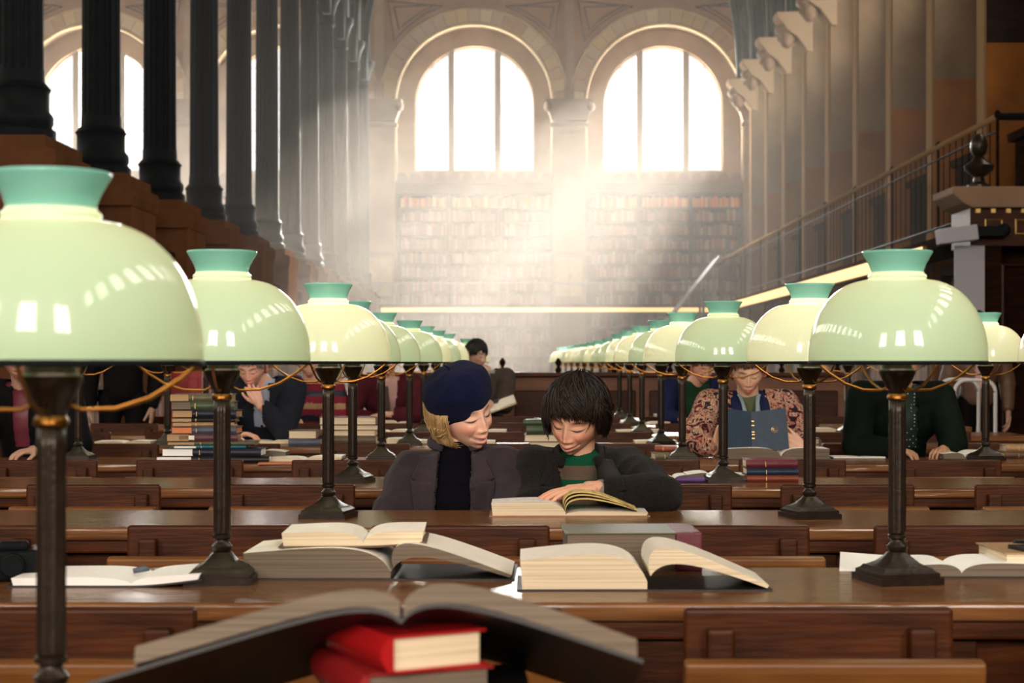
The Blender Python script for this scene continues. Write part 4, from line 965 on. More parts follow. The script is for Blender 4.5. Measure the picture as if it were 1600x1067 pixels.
def skin_mat():
    m = bpy.data.materials.new('skin'); m.use_nodes = True; N = m.node_tree.nodes; L = m.node_tree.links; p = N['Principled BSDF']
    a = N.new('ShaderNodeVertexColor'); a.layer_name = 'Col'; L.new(a.outputs[0], p.inputs['Base Color'])
    p.inputs['Roughness'].default_value = .45; p.inputs['Subsurface Weight'].default_value = .12; p.inputs['Subsurface Radius'].default_value = (1, .3, .15); p.inputs['Subsurface Scale'].default_value = .012
    MATS['skin'] = m
skin_mat()
def g2(x, z, cx, cz, sx, sz): return math.exp(-((x-cx)/sx)**2-((z-cz)/sz)**2)
def head_geo(res, tone, smile=.6, mouth_open=0, brow=(.08, .04, .02), male=False, lashes=True, lipc=None, seed=0, chinw=1.0):
    """unit adult head, face towards -Y; returns verts, faces, colours"""
    NR, NS = res; vs = []; cs = []
    lipc = lipc or (tone[0]*.85, tone[1]*.42, tone[2]*.40)
    def emit(dx, dy, dz):
        # base shape
        up = dz > 0
        rx, ry, rz = .0755, .094, (.112 if up else .110)
        x, y, z = dx*rx, dy*ry, dz*rz
        if not up:
            t = -dz
            x *= 1-.44*t**1.7*(1 if dy < .2 else .8)*chinw
            if dy > -.1: y *= 1-.42*min(1, t*1.2)*min(1, (dy+.1)*2.0)
            # jaw: square the profile a little
            if dy < 0 and t < .999: y *= 1+(math.sqrt((1-t**5)/(1-t*t))-1)*min(1, -dy*3)*(1-.5*abs(dx))
        if up: y *= 1+.03*dz; x *= 1+.02*dz
        col = list(tone)
        if dy < -.05:
            w_ = min(1, (-dy-.05)*3); X = abs(x); f = 0
            f += -.012*g2(x, z, 0, .03, .09, .04)*.3
            f += .004*g2(X, z, .022, .024, .03, .010)
            f += -.0115*g2(X, z, .031, .006, .017, .013)
            f += .0085*g2(X, z, .031, .003, .0135, .0095)
            f += .0080*g2(x, z, 0, .004, .0085, .016)
            f += .0150*g2(x, z, 0, -.018, .0085, .014)
            f += .0155*g2(x, z, 0, -.032, .0095, .0078)
            f += .0085*g2(X, z, .0125, -.035, .0065, .006)
            f += .0070*g2(x, z, 0, -.062, .028, .018)
            zz = z-smile*x*x*11     # mouth corners rise
            zc = -.0625
            f += .0056*g2(x, zz, 0, zc+.0062, .022, .0042)
            f += .0068*g2(x, zz, 0, zc-.0066-.0055*mouth_open, .019, .0050)
            f += -(.0045+.004*mouth_open)*g2(x, zz, 0, zc-.001*mouth_open, .025, .0018+.0028*mouth_open)
            f += -.0030*g2(X, zz, .029, zc+.002, .005, .006)
            f += -.0035*g2(x, z, 0, -.079, .016, .005)
            f += .0075*g2(x, z, 0, -.097, .017, .012)
            f += .0065*g2(X, z, .040, -.026, .020, .018)*(1+.5*smile)
            f += -.0030*smile*g2(X-.25*(-.05-z), z, .030, -.050, .0035, .018)
            f += -.0012*g2(X, z, .031, -.0105, .016, .003)
            y -= f*w_
            # colours: brows, lids, lips, cheeks
            lid = g2(X, z-(X-.031)**2*14, .031, -.0040, .0150, .0021)
            crease = g2(X, z-(-1.2*(X-.031)**2*6), .031, .0125, .014, .0018)
            b_ = 1.3*g2(X, z, .031, .0235-.35*max(0, X-.036), .0150, .0034)
            ch = g2(X, z, .040, -.028, .022, .017)*.35
            nl = g2(X, z, .0075, -.0395, .0032, .0022)
            lm = max(g2(x, zz, 0, zc+.0052, .021, .0036), g2(x, zz, 0, zc-.0070-.0055*mouth_open, .018, .0052))
            def mixc(c, d, t):
                t = max(0, min(1, t)); return [a*(1-t)+b*t for a, b in zip(c, d)]
            col = mixc(col, (tone[0]*.98, tone[1]*.50, tone[2]*.46), ch*1.5)
            col = mixc(col, (tone[0]*.9, tone[1]*.6, tone[2]*.52), g2(x, z, 0, -.032, .012, .010)*.35)
            col = mixc(col, (tone[0]*.75, tone[1]*.55, tone[2]*.45), crease*.5)
            col = mixc(col, brow, b_*1.0)
            col = mixc(col, (.03, .015, .01), lid*1.9)
            col = mixc(col, (.12, .03, .02), nl)
            col = mixc(col, lipc, lm*1.5)
            if mouth_open > 0:
                col = mixc(col, (.10, .015, .012), 1.6*g2(x, zz, 0, zc-.0008, .024, .0030)); col = mixc(col, (.95, .9, .82), 2.6*g2(x, zz, 0, zc+.0004, .0175, .0015))
            else: col = mixc(col, (.14, .03, .025), 1.3*g2(x, zz, 0, zc, .026, .0014))
        vs.append(Vector((x, y, z))); cs.append(col)
    emit(0, -1, 0)
    for j in range(1, NR):
        a = PI*(j/NR)**1.35
        for i in range(NS): b = 2*PI*i/NS; emit(math.sin(a)*math.cos(b), -math.cos(a), math.sin(a)*math.sin(b))
    emit(0, 1, 0)
    fs = []
    for i in range(NS): k = (i+1) % NS; fs.append((0, 1+i, 1+k)); e = len(vs)-1; fs.append((e, 1+(NR-2)*NS+k, 1+(NR-2)*NS+i))
    for j in range(NR-2):
        for i in range(NS): k = (i+1) % NS; fs.append((1+j*NS+i, 1+(j+1)*NS+i, 1+(j+1)*NS+k, 1+j*NS+k))
    for s_ in (-1, 1):   # ears
        e = MB(); T = Matrix.Translation((s_*.0765, .008, -.004)) @ Matrix.Rotation(s_*.35, 4, 'Z') @ Matrix.Rotation(-.15, 4, 'X')
        e.tube([T @ Vector((s_*.006*math.sin(k/10*PI), .017*math.cos(2*PI*k/14)*1.0, .030*math.sin(2*PI*k/14)-.004*(math.sin(2*PI*k/14) < 0))) for k in range(14)], .0052, 8, closed=True)
        e.ell((0, 0, 0), (.005, .015, .027), 12, T=T)
        o = len(vs); vs.extend(Vector(v) for v in e.v); fs.extend(tuple(q+o for q in f) for f in e.f); cs.extend([[tone[0]*.95, tone[1]*.72, tone[2]*.65]]*len(e.v))
    return vs, fs, cs

def hand_geo(curl=.3, spread=.12, thumb=.5, vox=.0022, scale=1.0):
    """right-type hand: wrist at origin, fingers +X, palm facing -Z, thumb on +Y side"""
    m = MB()
    m.cap((-.02, 0, 0), (.02, 0, .001), .021, .022); m.cap((.01, .012, 0), (.075, .030, .002), .016, .0125); m.cap((.01, 0, 0), (.08, .008, .003), .017, .013)
    m.cap((.01, -.01, 0), (.078, -.013, .001), .016, .012); m.cap((.01, -.016, -.001), (.07, -.031, -.002), .015, .0105)
    Ls = [(.082, .031, .042, .026, .020, .0088), (.086, .010, .047, .029, .022, .0090), (.083, -.011, .043, .027, .021, .0086), (.075, -.031, .033, .021, .018, .0076)]
    for i, (bx, by, l1, l2, l3, r) in enumerate(Ls):
        p = Vector((bx, by, .002)); yaw = spread*(1.5-i)/1.5; a = 0
        for q, l in enumerate((l1, l2, l3)):
            a += curl*(.6, 1.1, .7)[q]*(1+.12*i)
            n = p+Vector((math.cos(a)*math.cos(yaw), math.cos(a)*math.sin(yaw), -math.sin(a)))*l
            m.cap(p, n, r*(1-.08*q), r*(.92-.09*q), 10); p = n
    p = Vector((.018, .022, -.006)); d = Vector((.75, .62, -.25)).normalized()
    for q, (l, r) in enumerate(((.040, .0135), (.032, .0105), (.026, .0095))):
        n = p+d*l; m.cap(p, n, r, r*.86, 10); p = n; d = (d+Vector((.35*thumb, -.35*thumb, -.25*thumb))).normalized()
    me = remesh(m, vox, 3)
    vs = [v.co*scale for v in me.vertices]; fs = [tuple(f.vertices) for f in me.polygons]
    bpy.data.meshes.remove(me); return vs, fs

HAIRM = {}
def hair_mat(name, c1, c2):
    m = mat(name, c1, .5, spec=.35, color2=c2, scale=40, stretch=(1, 1, .3)); return m
hair_mat('hair_dark', (.022, .011, .006), (.007, .0035, .002)); hair_mat('hair_blond', (.60, .40, .19), (.34, .2, .08)); hair_mat('hair_grey', (.3, .27, .24), (.16, .14, .12)); hair_mat('hair_brown', (.12, .06, .03), (.05, .025, .012)); hair_mat('hair_black', (.012, .010, .009), (.006, .005, .005))
def hair_obj(T, parent, matn, limit, n=700, r0=.0045, lift=.016, seed=1, crown=(0, .03), jitter=.012, amin=0, ring=None, curlin=0, under=True, top=9, swirl=0, wild=0):
    """limit(az) -> lowest local z the locks reach; az 0 = face, +-pi = back"""
    rr = random.Random(seed); m = MB()
    def surf(az, ph, off):  # ph 0 top .. pi bottom; off outwards
        x = math.sin(ph)*math.sin(az)*(.0765+off); y = -math.sin(ph)*math.cos(az)*(.095+off)+.002; z = math.cos(ph)*(.113+off)
        return Vector((x, y, z))
    def ph_for(z, off): return math.acos(max(-1, min(1, z/(.113+off))))
    for k in range(n):
        az = rr.uniform(-PI, PI)
        if abs(az) < amin or (amin and 0 < az < 2.0): continue
        lim = limit(az)+rr.uniform(-jitter, jitter)
        off = lift*rr.uniform(.55, 1.1); start = max(rr.uniform(0.02, 1.0)**.7*ph_for(lim, off)*.75, ph_for(top, off) if top < 1 else 0)
        end = ph_for(max(lim, -.06), off); pts = []; rad = []; K = 9; tw = rr.uniform(-.18, .18)+swirl+rr.gauss(0, wild)
        for i in range(K):
            t = i/(K-1); ph = start+(end-start)*t
            o_ = off*(1 if start < .3 or i > 0 else .6)*(1-.25*t)
            p = surf(az+tw*t+.1*math.sin(3*az+t*2), ph, o_); pts.append(p); rad.append(r0*rr.uniform(.85, 1.1)*(1-.75*t**2.2) if i else r0*.5)
        if lim < -.06:
            last = pts[-1]
            for q in range(4): last = last+Vector((-last.x*curlin*.25*q, -last.y*curlin*.1*q, (lim+.06)/4)); pts.append(last.copy()); rad.append(r0*(.8-.17*q))
            for q in range(K): rad[q] = max(rad[q], r0*.8)
        m.tube([T @ p for p in pts], rad, 5, flat=.55)
    o = m.build('hair', matn, parent, smooth=True, recalc=False)
    if under:
        u = MB(); NA, NP = 48, 16; vs = []; fs = []
        for i in range(NA):
            az = -PI+2*PI*i/NA; lim = max(limit(az)+.012, -.095); e = ph_for(lim, lift*.45)
            for j in range(NP+1): vs.append(T @ surf(az, e*j/NP+1e-3, lift*.5))
        for i in range(NA):
            k = (i+1) % NA
            for j in range(NP): fs.append((i*(NP+1)+j, i*(NP+1)+j+1, k*(NP+1)+j+1, k*(NP+1)+j))
        u.add(vs, fs); u.build('scalp_hair', matn, o, smooth=True, recalc=True)
    return o

def hairline(front, side, back, kind='short'):
    def f(az):
        a = abs(az)
        if a < .9: return front+(side-front)*max(0, (a-.45)/.45)**2*.5
        if a < 1.5: return front+(side-front)*(.5+.5*(a-.9)/.6)
        t = min(1, (a-1.5)/.7); return side+(back-side)*t
    return f

def rot(e): return Euler([math.radians(a) for a in e], 'XYZ').to_matrix().to_4x4()
def person(label, J, head_e, head_s=1.0, tone=(.62, .36, .25), hi=False, hands=(), smile=.3, mouth_open=0, brow=(.08, .04, .02), build=1.0, legs=True, seed=0, lipc=None, group=None, shoes=True, trouser='cloth_slate', hsc=None):
    """J: joint name -> world position. returns root (the body mesh)"""
    b = MB(); s_ = build; o = MB()
    V = {k: Vector(v) for k, v in J.items()}
    # body core under the clothes, one skinned volume
    b.cap(V['pelvis'], V['chest'], .105*s_, .115*s_, 18); b.cap(V['chest']+Vector((-.07*s_, 0, 0)), V['chest']+Vector((.07*s_, 0, 0)), .09*s_, .09*s_, 16)
    b.cap(V['shL'], V['shR'], .048*s_, .048*s_); b.cap((V['chest']+V['neck'])/2, V['neck'], .075*s_, .05*s_)
    nk = V['head']+rot(head_e) @ Vector((0, .018, -.055))*head_s
    b.cap(V['neck']-Vector((0, 0, .03)), nk, .052*head_s, .050*head_s, 16)
    for q in 'LR':
        b.cap(V['sh'+q], V['el'+q], .043*s_, .036*s_); b.cap(V['el'+q], V['wr'+q], .036*s_, .022*s_)
        if legs: b.cap(V['hip'+q], V['kn'+q], .068*s_, .048*s_); b.cap(V['kn'+q], V['an'+q], .048*s_, .032*s_)
    me = remesh(b, .009 if hi else .013, 3)
    vs = [v.co.copy() for v in me.vertices]; fs = [tuple(f.vertices) for f in me.polygons]; cs = [list(tone)]*len(vs); bpy.data.meshes.remove(me)
    HT = Matrix.Translation(V['head']) @ rot(head_e) @ Matrix.Diagonal((*(hsc or (head_s, head_s, head_s)), 1))
    hv, hf, hc = head_geo((130, 150) if hi else (56, 60), tone, smile, mouth_open, brow, lipc=lipc)
    o_ = len(vs); vs += [HT @ v for v in hv]; fs += [tuple(q+o_ for q in f) for f in hf]; cs = cs+hc
    for h in hands:   # (wrist key, finger direction, palm normal, mirror, curl, spread, thumb, scale)
        wk, fd, pn_, mir, curl, spr, th, sc = h
        hvv, hff = hand_geo(curl, spr, th, .0022 if hi else .004, sc)
        X = Vector(fd).normalized(); Z = -Vector(pn_); Z = (Z-X*Z.dot(X)).normalized(); Y = Z.cross(X)
        if mir: hvv = [Vector((v.x, -v.y, v.z)) for v in hvv]; hff = [f[::-1] for f in hff]
        T = Matrix((X, Y, Z)).transposed().to_4x4(); T.translation = V[wk]
        o_ = len(vs); vs += [T @ v for v in hvv]; fs += [tuple(q+o_ for q in f) for f in hff]
        red = (tone[0], tone[1]*.78, tone[2]*.72); cs += [[a*(1-min(1, max(0, (v.x-.12)/.05)))+b_*min(1, max(0, (v.x-.12)/.05)) for a, b_ in zip(tone, red)] for v in hvv]
    me = bpy.data.meshes.new('person'); me.from_pydata([tuple(v) for v in vs], [], fs); me.polygons.foreach_set('use_smooth', [True]*len(fs))
    at_ = me.color_attributes.new('Col', 'FLOAT_COLOR', 'POINT'); at_.data.foreach_set('color', [c for q in cs for c in (*q, 1)])
    me.materials.append(MATS['skin']); r = bpy.data.objects.new('person', me); COL.objects.link(r); tag(r, label, 'person', group)
    r['_HT'] = 0; del r['_HT']
    if legs:
        t = MB(); t.cap(V['pelvis'], V['pelvis']+Vector((0, 0, .08)), .125*s_, .12*s_, 16)
        for q in 'LR': t.cap(V['hip'+q], V['kn'+q], .085*s_, .062*s_); t.cap(V['kn'+q], V['an'+q]+Vector((0, 0, .02)), .062*s_, .05*s_)
        obj_from(remesh(t, .014, 3), 'trousers', trouser, r)
        for q in 'LR': t = MB(); a = V['an'+q]; t.cap((a.x, a.y+.03, a.z-.03), (a.x, a.y-.13, a.z-.045), .038, .032); obj_from(remesh(t, .01, 2), 'shoe', 'cloth_black', r)
    return r, V, HT
def seated(x, yb, dz=0, lean=0, sx=1.0, **over):
    """default seated joints, yb = back edge of the table"""
    J = dict(pelvis=(x, yb+.36, .56), chest=(x, yb+.24-lean*.5, .84+dz), neck=(x, yb+.18-lean, 1.0+dz), head=(x, yb+.11-lean*1.2, 1.13+dz),
             shL=(x-.165*sx, yb+.2-lean*.8, .95+dz), shR=(x+.165*sx, yb+.2-lean*.8, .95+dz), elL=(x-.25*sx, yb+.04, .81), elR=(x+.25*sx, yb+.04, .81),
             wrL=(x-.12*sx, yb-.12, .80), wrR=(x+.12*sx, yb-.12, .80), hipL=(x-.09, yb+.34, .54), hipR=(x+.09, yb+.34, .54), knL=(x-.11, yb+.0, .53), knR=(x+.11, yb+.0, .53), anL=(x-.11, yb+.05, .09), anR=(x+.11, yb+.05, .09))
    J.update(over); return J
def torso_mb(V, s_, g, arms=True, hem=None, wrist=.04, trim=.03):
    t = MB(); t.cap(V['pelvis']+Vector((0, 0, .02)), V['chest'], (.115+g)*s_, (.118+g)*s_, 20)
    t.cap(V['chest']+Vector((-.075*s_, 0, 0)), V['chest']+Vector((.075*s_, 0, 0)), (.092+g)*s_, (.092+g)*s_, 18)
    t.cap(V['shL'], V['shR'], (.052+g)*s_, (.052+g)*s_); t.cap((V['chest']+V['neck'])/2, V['neck']-Vector((0, 0, .02)), (.088+g)*s_, (.05+g)*s_)
    for q in 'LR':
        t.cap(V['chest']+(V['sh'+q]-V['chest'])*.3, V['sh'+q], (.07+g)*s_, (.055+g)*s_)
        if arms:
            t.cap(V['sh'+q], V['el'+q], (.055+g)*s_, (.046+g)*s_); d = (V['wr'+q]-V['el'+q]).normalized(); t.cap(V['el'+q], V['wr'+q]-d*trim, (.046+g)*s_, (.034+g*.6)*s_)
    return t
def add_solid(o, th=.004, off=-1):
    s_ = o.modifiers.new('solid', 'SOLIDIFY'); s_.thickness = th; s_.offset = off
def opening(V, w_top, w_bot, zlow, ztop=9, xoff=0):
    c = V['chest']; n = V['neck']
    def f(p):
        if p.y > c.y-.01 or p.z < zlow: return False
        t = (p.z-zlow)/max(.01, n.z-zlow); cx = c.x+(n.x-c.x)*max(0, (p.z-c.z)/max(.01, n.z-c.z))+xoff
        return abs(p.x-cx) < w_bot+(w_top-w_bot)*min(1.2, max(0, t))
    return f
def drape(poly_fn, nu, nv, target, off=.006, name='lapel', matn='cloth_black', parent=None, thick=.005, dirv=(0, 1, 0), y0=0):
    """grid patch poly_fn(u,v)->(x,z) projected on target along +y"""
    bm = bmesh.new(); bm.from_mesh(target.data); bvh = BVHTree.FromBMesh(bm); bm.free(); d = Vector(dirv).normalized(); vs = []; fs = []; last = None
    for i in range(nu+1):
        for j in range(nv+1):
            x, z = poly_fn(i/nu, j/nv); o = Vector((x, y0, z)); h = bvh.ray_cast(o, d)
            y = h[0].y if h[0] is not None else (last if last else y0+1); last = y; vs.append((x, y-off, z))
    # relax depth
    for _ in range(6):
        ny = [v[1] for v in vs]
        for i in range(nu+1):
            for j in range(nv+1):
                nb = [(i+a, j+b) for a, b in ((1, 0), (-1, 0), (0, 1), (0, -1)) if 0 <= i+a <= nu and 0 <= j+b <= nv]
                ny[i*(nv+1)+j] = min(vs[i*(nv+1)+j][1], sum(vs[a*(nv+1)+b][1] for a, b in nb)/len(nb))
        vs = [(v[0], y, v[2]) for v, y in zip(vs, ny)]
    for i in range(nu):
        for j in range(nv): a = i*(nv+1)+j; fs.append((a, a+1, a+nv+2, a+nv+1))
    m = MB(); m.add(vs, fs); o = m.build(name, matn, parent, smooth=True); add_solid(o, thick, 0); return o
def quad(p00, p01, p11, p10):
    def f(u, v): return tuple((1-u)*((1-v)*a+v*b)+u*((1-v)*d+v*c) for a, b, c, d in zip(p00, p01, p11, p10))
    return f

mat('jacket_mauve', (.038, .027, .036), .9, spec=.2, var=.35, scale=14, stretch=(1, 1, 1), bump=.5, bscale=260, sheen=.08)
mat('knit_black', (.0022, .0022, .005), .95, spec=.12, bump=.4, bscale=200, scale=20)
mat('tweed_boy', (.022, .019, .018), .95, spec=.15, color2=(.006, .006, .007), scale=220, bump=.6, bscale=300, sheen=.06)
mat('knit_green', (.004, .085, .04), .9, bump=.6, bscale=300, scale=30, var=.3)
mat('knit_taupe', (.24, .19, .155), .85, bump=.6, bscale=300, scale=30, var=.2)
mat('beret_wool', (.005, .007, .036), .98, spec=.15, bump=.5, bscale=300, scale=12, var=.4, sheen=.03)
mat('shirt_cuff', (.27, .24, .23), .8)
mat('suit_dark', (.014, .016, .024), .85, spec=.12, var=.2, scale=20); mat('suit_grey', (.07, .055, .045), .85, spec=.12, var=.2, scale=20); mat('knit_maroon', (.07, .01, .018), .85, spec=.12, var=.2, scale=20)
mat('shirt_pink', (.6, .36, .36), .8, spec=.12); mat('shirt_blue', (.35, .38, .5), .8, spec=.12); mat('knit_forest', (.0018, .006, .0035), .8, spec=.12, var=.3, scale=20); mat('pull_green', (.012, .045, .022), .85, spec=.12); mat('coat_black', (.003, .0025, .003), .8, spec=.12); mat('scarf_blue', (.008, .012, .05), .7, spec=.12); mat('scarf_grey', (.22, .29, .33), .7, spec=.12); mat('top_green', (.10, .12, .06), .8, spec=.12)
def dots_mat():
    m = mat('dotted_blouse', (.006, .02, .014), .7); N = m.node_tree.nodes; L = m.node_tree.links
    tc = N.new('ShaderNodeTexCoord'); v = N.new('ShaderNodeTexVoronoi'); v.inputs['Scale'].default_value = 60; v.inputs['Randomness'].default_value = .15
    r = N.new('ShaderNodeValToRGB'); r.color_ramp.interpolation = 'CONSTANT'; r.color_ramp.elements[0].color = (.5, .6, .5, 1); r.color_ramp.elements[1].position = .2; r.color_ramp.elements[1].color = (.006, .02, .014, 1)
    L.new(tc.outputs['Object'], v.inputs['Vector']); L.new(v.outputs['Distance'], r.inputs[0]); L.new(r.outputs[0], N['Principled BSDF'].inputs['Base Color'])
dots_mat()
def floral_mat():
    m = mat('floral', (.6, .45, .38), .85, spec=.12); N = m.node_tree.nodes; L = m.node_tree.links
    tc = N.new('ShaderNodeTexCoord'); n = N.new('ShaderNodeTexNoise'); n.inputs['Scale'].default_value = 22; n.inputs['Detail'].default_value = 2; n.inputs['Distortion'].default_value = 1.8
    r = N.new('ShaderNodeValToRGB'); r.color_ramp.interpolation = 'CONSTANT'; e = r.color_ramp.elements
    for _ in range(4): e.new(.5)
    for i, (p_, c) in enumerate(((0, (.02, .012, .02)), (.40, (.22, .03, .03)), (.455, (.45, .30, .21)), (.51, (.25, .05, .035)), (.55, (.50, .36, .26)), (.60, (.03, .018, .03)))): e[i].position = p_; e[i].color = (*c, 1)
    L.new(tc.outputs['Object'], n.inputs['Vector']); L.new(n.outputs['Fac'], r.inputs[0]); L.new(r.outputs[0], N['Principled BSDF'].inputs['Base Color'])
floral_mat()

# ---------------- the girl in the beret
yb = row_back(3)
GH = (-.194, 5.15, 1.053)
J = seated(-.225, yb, 0)
J.update(pelvis=(-.24, yb+.36, .54), chest=(-.222, yb+.27, .76), neck=(-.212, yb+.225, .945), head=GH, shL=(-.352, yb+.26, .850), shR=(-.070, yb+.24, .868), elL=(-.425, yb+.16, .68), elR=(-.02, yb+.12, .72), wrL=(-.33, yb+.03, .62), wrR=(-.12, yb+.02, .62))
r, V, HT = person('young woman in navy beret and dark mauve jacket smiling down at the open book', J, (16, -17, 38), 1.0, hsc=(1.08, 1.03, 1.12), tone=(.84, .51, .38), hi=True, smile=1.0, mouth_open=1, brow=(.36, .2, .12), lipc=(.60, .13, .11), build=.96,
                  hands=(('wrL', (.8, -.2, -.1), (0, 0, -1), True, .3, .1, .4, .9), ('wrR', (-.8, -.3, -.1), (0, 0, -1), False, .3, .1, .4, .9)), legs=True)
g = torso_mb(V, .96, .006, arms=False); g.cap(V['neck']-Vector((0, -.0, .03)), V['neck']+Vector((.004, .004, .008)), .060, .053, 20)
sw = obj_from(remesh(g, .008, 3, .0015, 40), 'roll_neck_jumper', 'knit_black', r)
g = torso_mb(V, .96, .022)
jk = obj_from(remesh(g, .007, 2, .0075, 15, cut=lambda p, f=opening(V, .050, .058, .60): f(p) or (p.z > V['neck'].z-.01 and (p.xy-V['neck'].xy).length < .078), seed=3), 'jacket', 'jacket_mauve', r); add_solid(jk, .006)
cx = -.222
# collar and lapels
for s_ in (-1, 1):
    def C(a): return cx+s_*a
    drape(quad((C(.045), .920), (C(.100), .905), (C(.128), .845), (C(.055), .80)), 10, 8, jk, .009, 'lapel', 'jacket_mauve', jk, .006, y0=4.6)
    drape(quad((C(.056), .83), (C(.130), .838), (C(.112), .70), (C(.060), .66)), 10, 8, jk, .009, 'lapel', 'jacket_mauve', jk, .006, y0=4.6)
cl = MB(); pts = []
for i in range(25):
    a = math.radians(-60+300*i/24); n = V['neck']; pts.append((n.x+.083*math.cos(a), n.y+.010+.070*math.sin(a), n.z+.008+.022*math.sin(a)))
cl.tube(pts, [.006+.007*math.sin(PI*i/24) for i in range(25)], 8, flat=1.6); cl.build('collar', 'jacket_mauve', jk, smooth=True)
# beret
def beret(T, parent):
    N1, N2 = 72, 28; vs = []; fs = []
    for j in range(N2+1):
        t = j/N2
        if t < .55: a = t/.55*PI/2; rr_, zz = math.sin(a)**.92, .20+.62*math.cos(a)
        else:
            u = (t-.55)/.45; rr_ = 1-.30*u**2.2; zz = .20-.62*math.sin(u*PI/2)**1.1
        for i in range(N1):
            a = 2*PI*i/N1; k = 1+.03*math.sin(2*a+1)+.015*math.sin(5*a)*t
            fold = 1-.07*max(0, math.cos(a+1.95))**30*min(1, t*1.6)-.05*max(0, math.cos(a+2.6))**40*t-.04*max(0, math.cos(a-4.0))**30*t
            sag = 1+.25*max(0, -math.cos(a))*(1 if zz < .2 else 0)
            vs.append(T @ Vector((.100*rr_*k*fold*math.cos(a)-.006, .110*rr_*k*fold*math.sin(a)+.018, .094*(zz-.2)*sag+.02+.006*noise.noise(Vector((3*math.cos(a)*rr_, 3*math.sin(a)*rr_, zz*3))))))
    for j in range(N2):
        for i in range(N1): k = (i+1) % N1; fs.append((j*N1+i, j*N1+k, (j+1)*N1+k, (j+1)*N1+i))
    m = MB(); m.add(vs, fs); o = m.build('beret', 'beret_wool', parent, smooth=True); add_solid(o, .004)
    m = MB(); tp = Vector((-.006, .018, .094*.80)); m.tube([T @ (tp+Vector(q)) for q in ((0, 0, -.006), (-.001, 0, .008), (-.006, 0, .018), (-.012, 0, .024))], [.0035, .003, .0028, .0024], 8); m.build('beret_stem', 'beret_wool', o, smooth=True)
    return o
beret(Matrix.Translation((.020, 0, -.016)) @ HT @ Matrix.Translation((-.010, .004, .066)) @ Matrix.Rotation(math.radians(-4), 4, 'X') @ Matrix.Rotation(math.radians(-14), 4, 'Y'), r)
def girl_line(az):
    return -.105
hair_obj(HT, r, 'hair_blond', girl_line, n=3000, r0=.0024, lift=.028, seed=4, jitter=.014, curlin=.8, top=.03, under=False, amin=1.15, wild=.10)

# ---------------- the boy
BH = (.160, 5.10, 1.036)
J = dict(pelvis=(.17, yb+.36, .52), chest=(.17, yb+.22, .74), neck=(.168, yb+.19, .905), head=BH, shL=(.035, yb+.22, .872), shR=(.312, yb+.21, .870), elL=(.0, yb+.10, .71), elR=(.405, yb+.0, .805), wrL=(.08, yb+.02, .64), wrR=(.205, yb-.085, .832),
         hipL=(.09, yb+.34, .52), hipR=(.25, yb+.34, .52), knL=(.07, yb, .53), knR=(.26, yb, .53), anL=(.07, yb+.05, .09), anR=(.26, yb+.05, .09))
r, V, HT = person('dark-haired boy in charcoal tweed jacket and green striped jumper reading at the table', J, (27, 8, -21), .95, hsc=(1.08, 1.0, 1.03), tone=(.80, .44, .30), hi=True, smile=.9, mouth_open=0, brow=(.10, .05, .03), lipc=(.50, .17, .12), build=.88,
                  hands=(('wrR', (-.93, -.12, -.09), (0, .05, -1), True, .20, .16, .3, .98), ('wrL', (.3, -.8, -.1), (0, 0, -1), False, .3, .1, .4, .86)))
g = torso_mb(V, .88, .006, arms=False); g.cap(V['neck']-Vector((0, 0, .03)), V['neck']+Vector((0, .0, .012)), .060, .052, 20)
me = remesh(g, .008, 3, .0015, 40)
m = mat('knit_striped', (.01, .1, .05), .9, bump=.6, bscale=300, scale=30, spec=.2); N = m.node_tree.nodes; L = m.node_tree.links
tc = N.new('ShaderNodeTexCoord'); sx = N.new('ShaderNodeSeparateXYZ'); rr_ = N.new('ShaderNodeValToRGB'); rr_.color_ramp.interpolation = 'CONSTANT'; e = rr_.color_ramp.elements
for _ in range(3): e.new(.5)
for i, (p_, c) in enumerate(((0, (.004, .085, .04)), (.765, (.15, .105, .075)), (.80, (.004, .085, .04)), (.838, (.15, .105, .075)), (.882, (.004, .085, .04)))): e[i].position = p_; e[i].color = (*c, 1)
L.new(tc.outputs['Object'], sx.inputs[0]); L.new(sx.outputs['Z'], rr_.inputs[0]); L.new(rr_.outputs[0], N['Principled BSDF'].inputs['Base Color'])
sw = obj_from(me, 'striped_jumper', 'knit_striped', r)
g = torso_mb(V, .88, .024, trim=.055)
jk = obj_from(remesh(g, .007, 2, .0075, 15, cut=lambda p, f=opening(V, .062, .048, .60): f(p) or (p.z > V['neck'].z-.01 and (p.xy-V['neck'].xy).length < .078), seed=8), 'jacket', 'tweed_boy', r); add_solid(jk, .006)
cx = .17
for s_ in (-1, 1):
    def C(a): return cx+s_*a
    drape(quad((C(.052), .905), (C(.100), .900), (C(.125), .83), (C(.052), .80)), 10, 8, jk, .009, 'lapel', 'tweed_boy', jk, .006, y0=4.6)
    drape(quad((C(.052), .82), (C(.118), .822), (C(.095), .70), (C(.050), .68)), 10, 8, jk, .009, 'lapel', 'tweed_boy', jk, .006, y0=4.6)
cl = MB(); pts = []
for i in range(25):
    a = math.radians(-50+280*i/24); n = V['neck']; pts.append((n.x+.075*math.cos(a), n.y+.010+.064*math.sin(a), n.z+.004+.022*math.sin(a)))
cl.tube(pts, [.011+.008*math.sin(PI*i/24) for i in range(25)], 8, flat=1.6); cl.build('collar', 'tweed_boy', jk, smooth=True)
d = (V['wrR']-V['elR']).normalized(); m = MB(); m.cap(V['wrR']-d*.060, V['wrR']-d*.022, .034, .0285); m2_ = remesh(m, .004, 2); obj_from(m2_, 'shirt_cuff', 'shirt_cuff', jk)
def boy_line(az):
    a = abs(az)
    if a < .8: return .030+.006*math.sin(az*9)+.007*math.sin(az*23+1)
    if a < 1.25: return .030+(-.030-.030)*((a-.8)/.45)
    if a < 1.7: return -.030
    return -.052
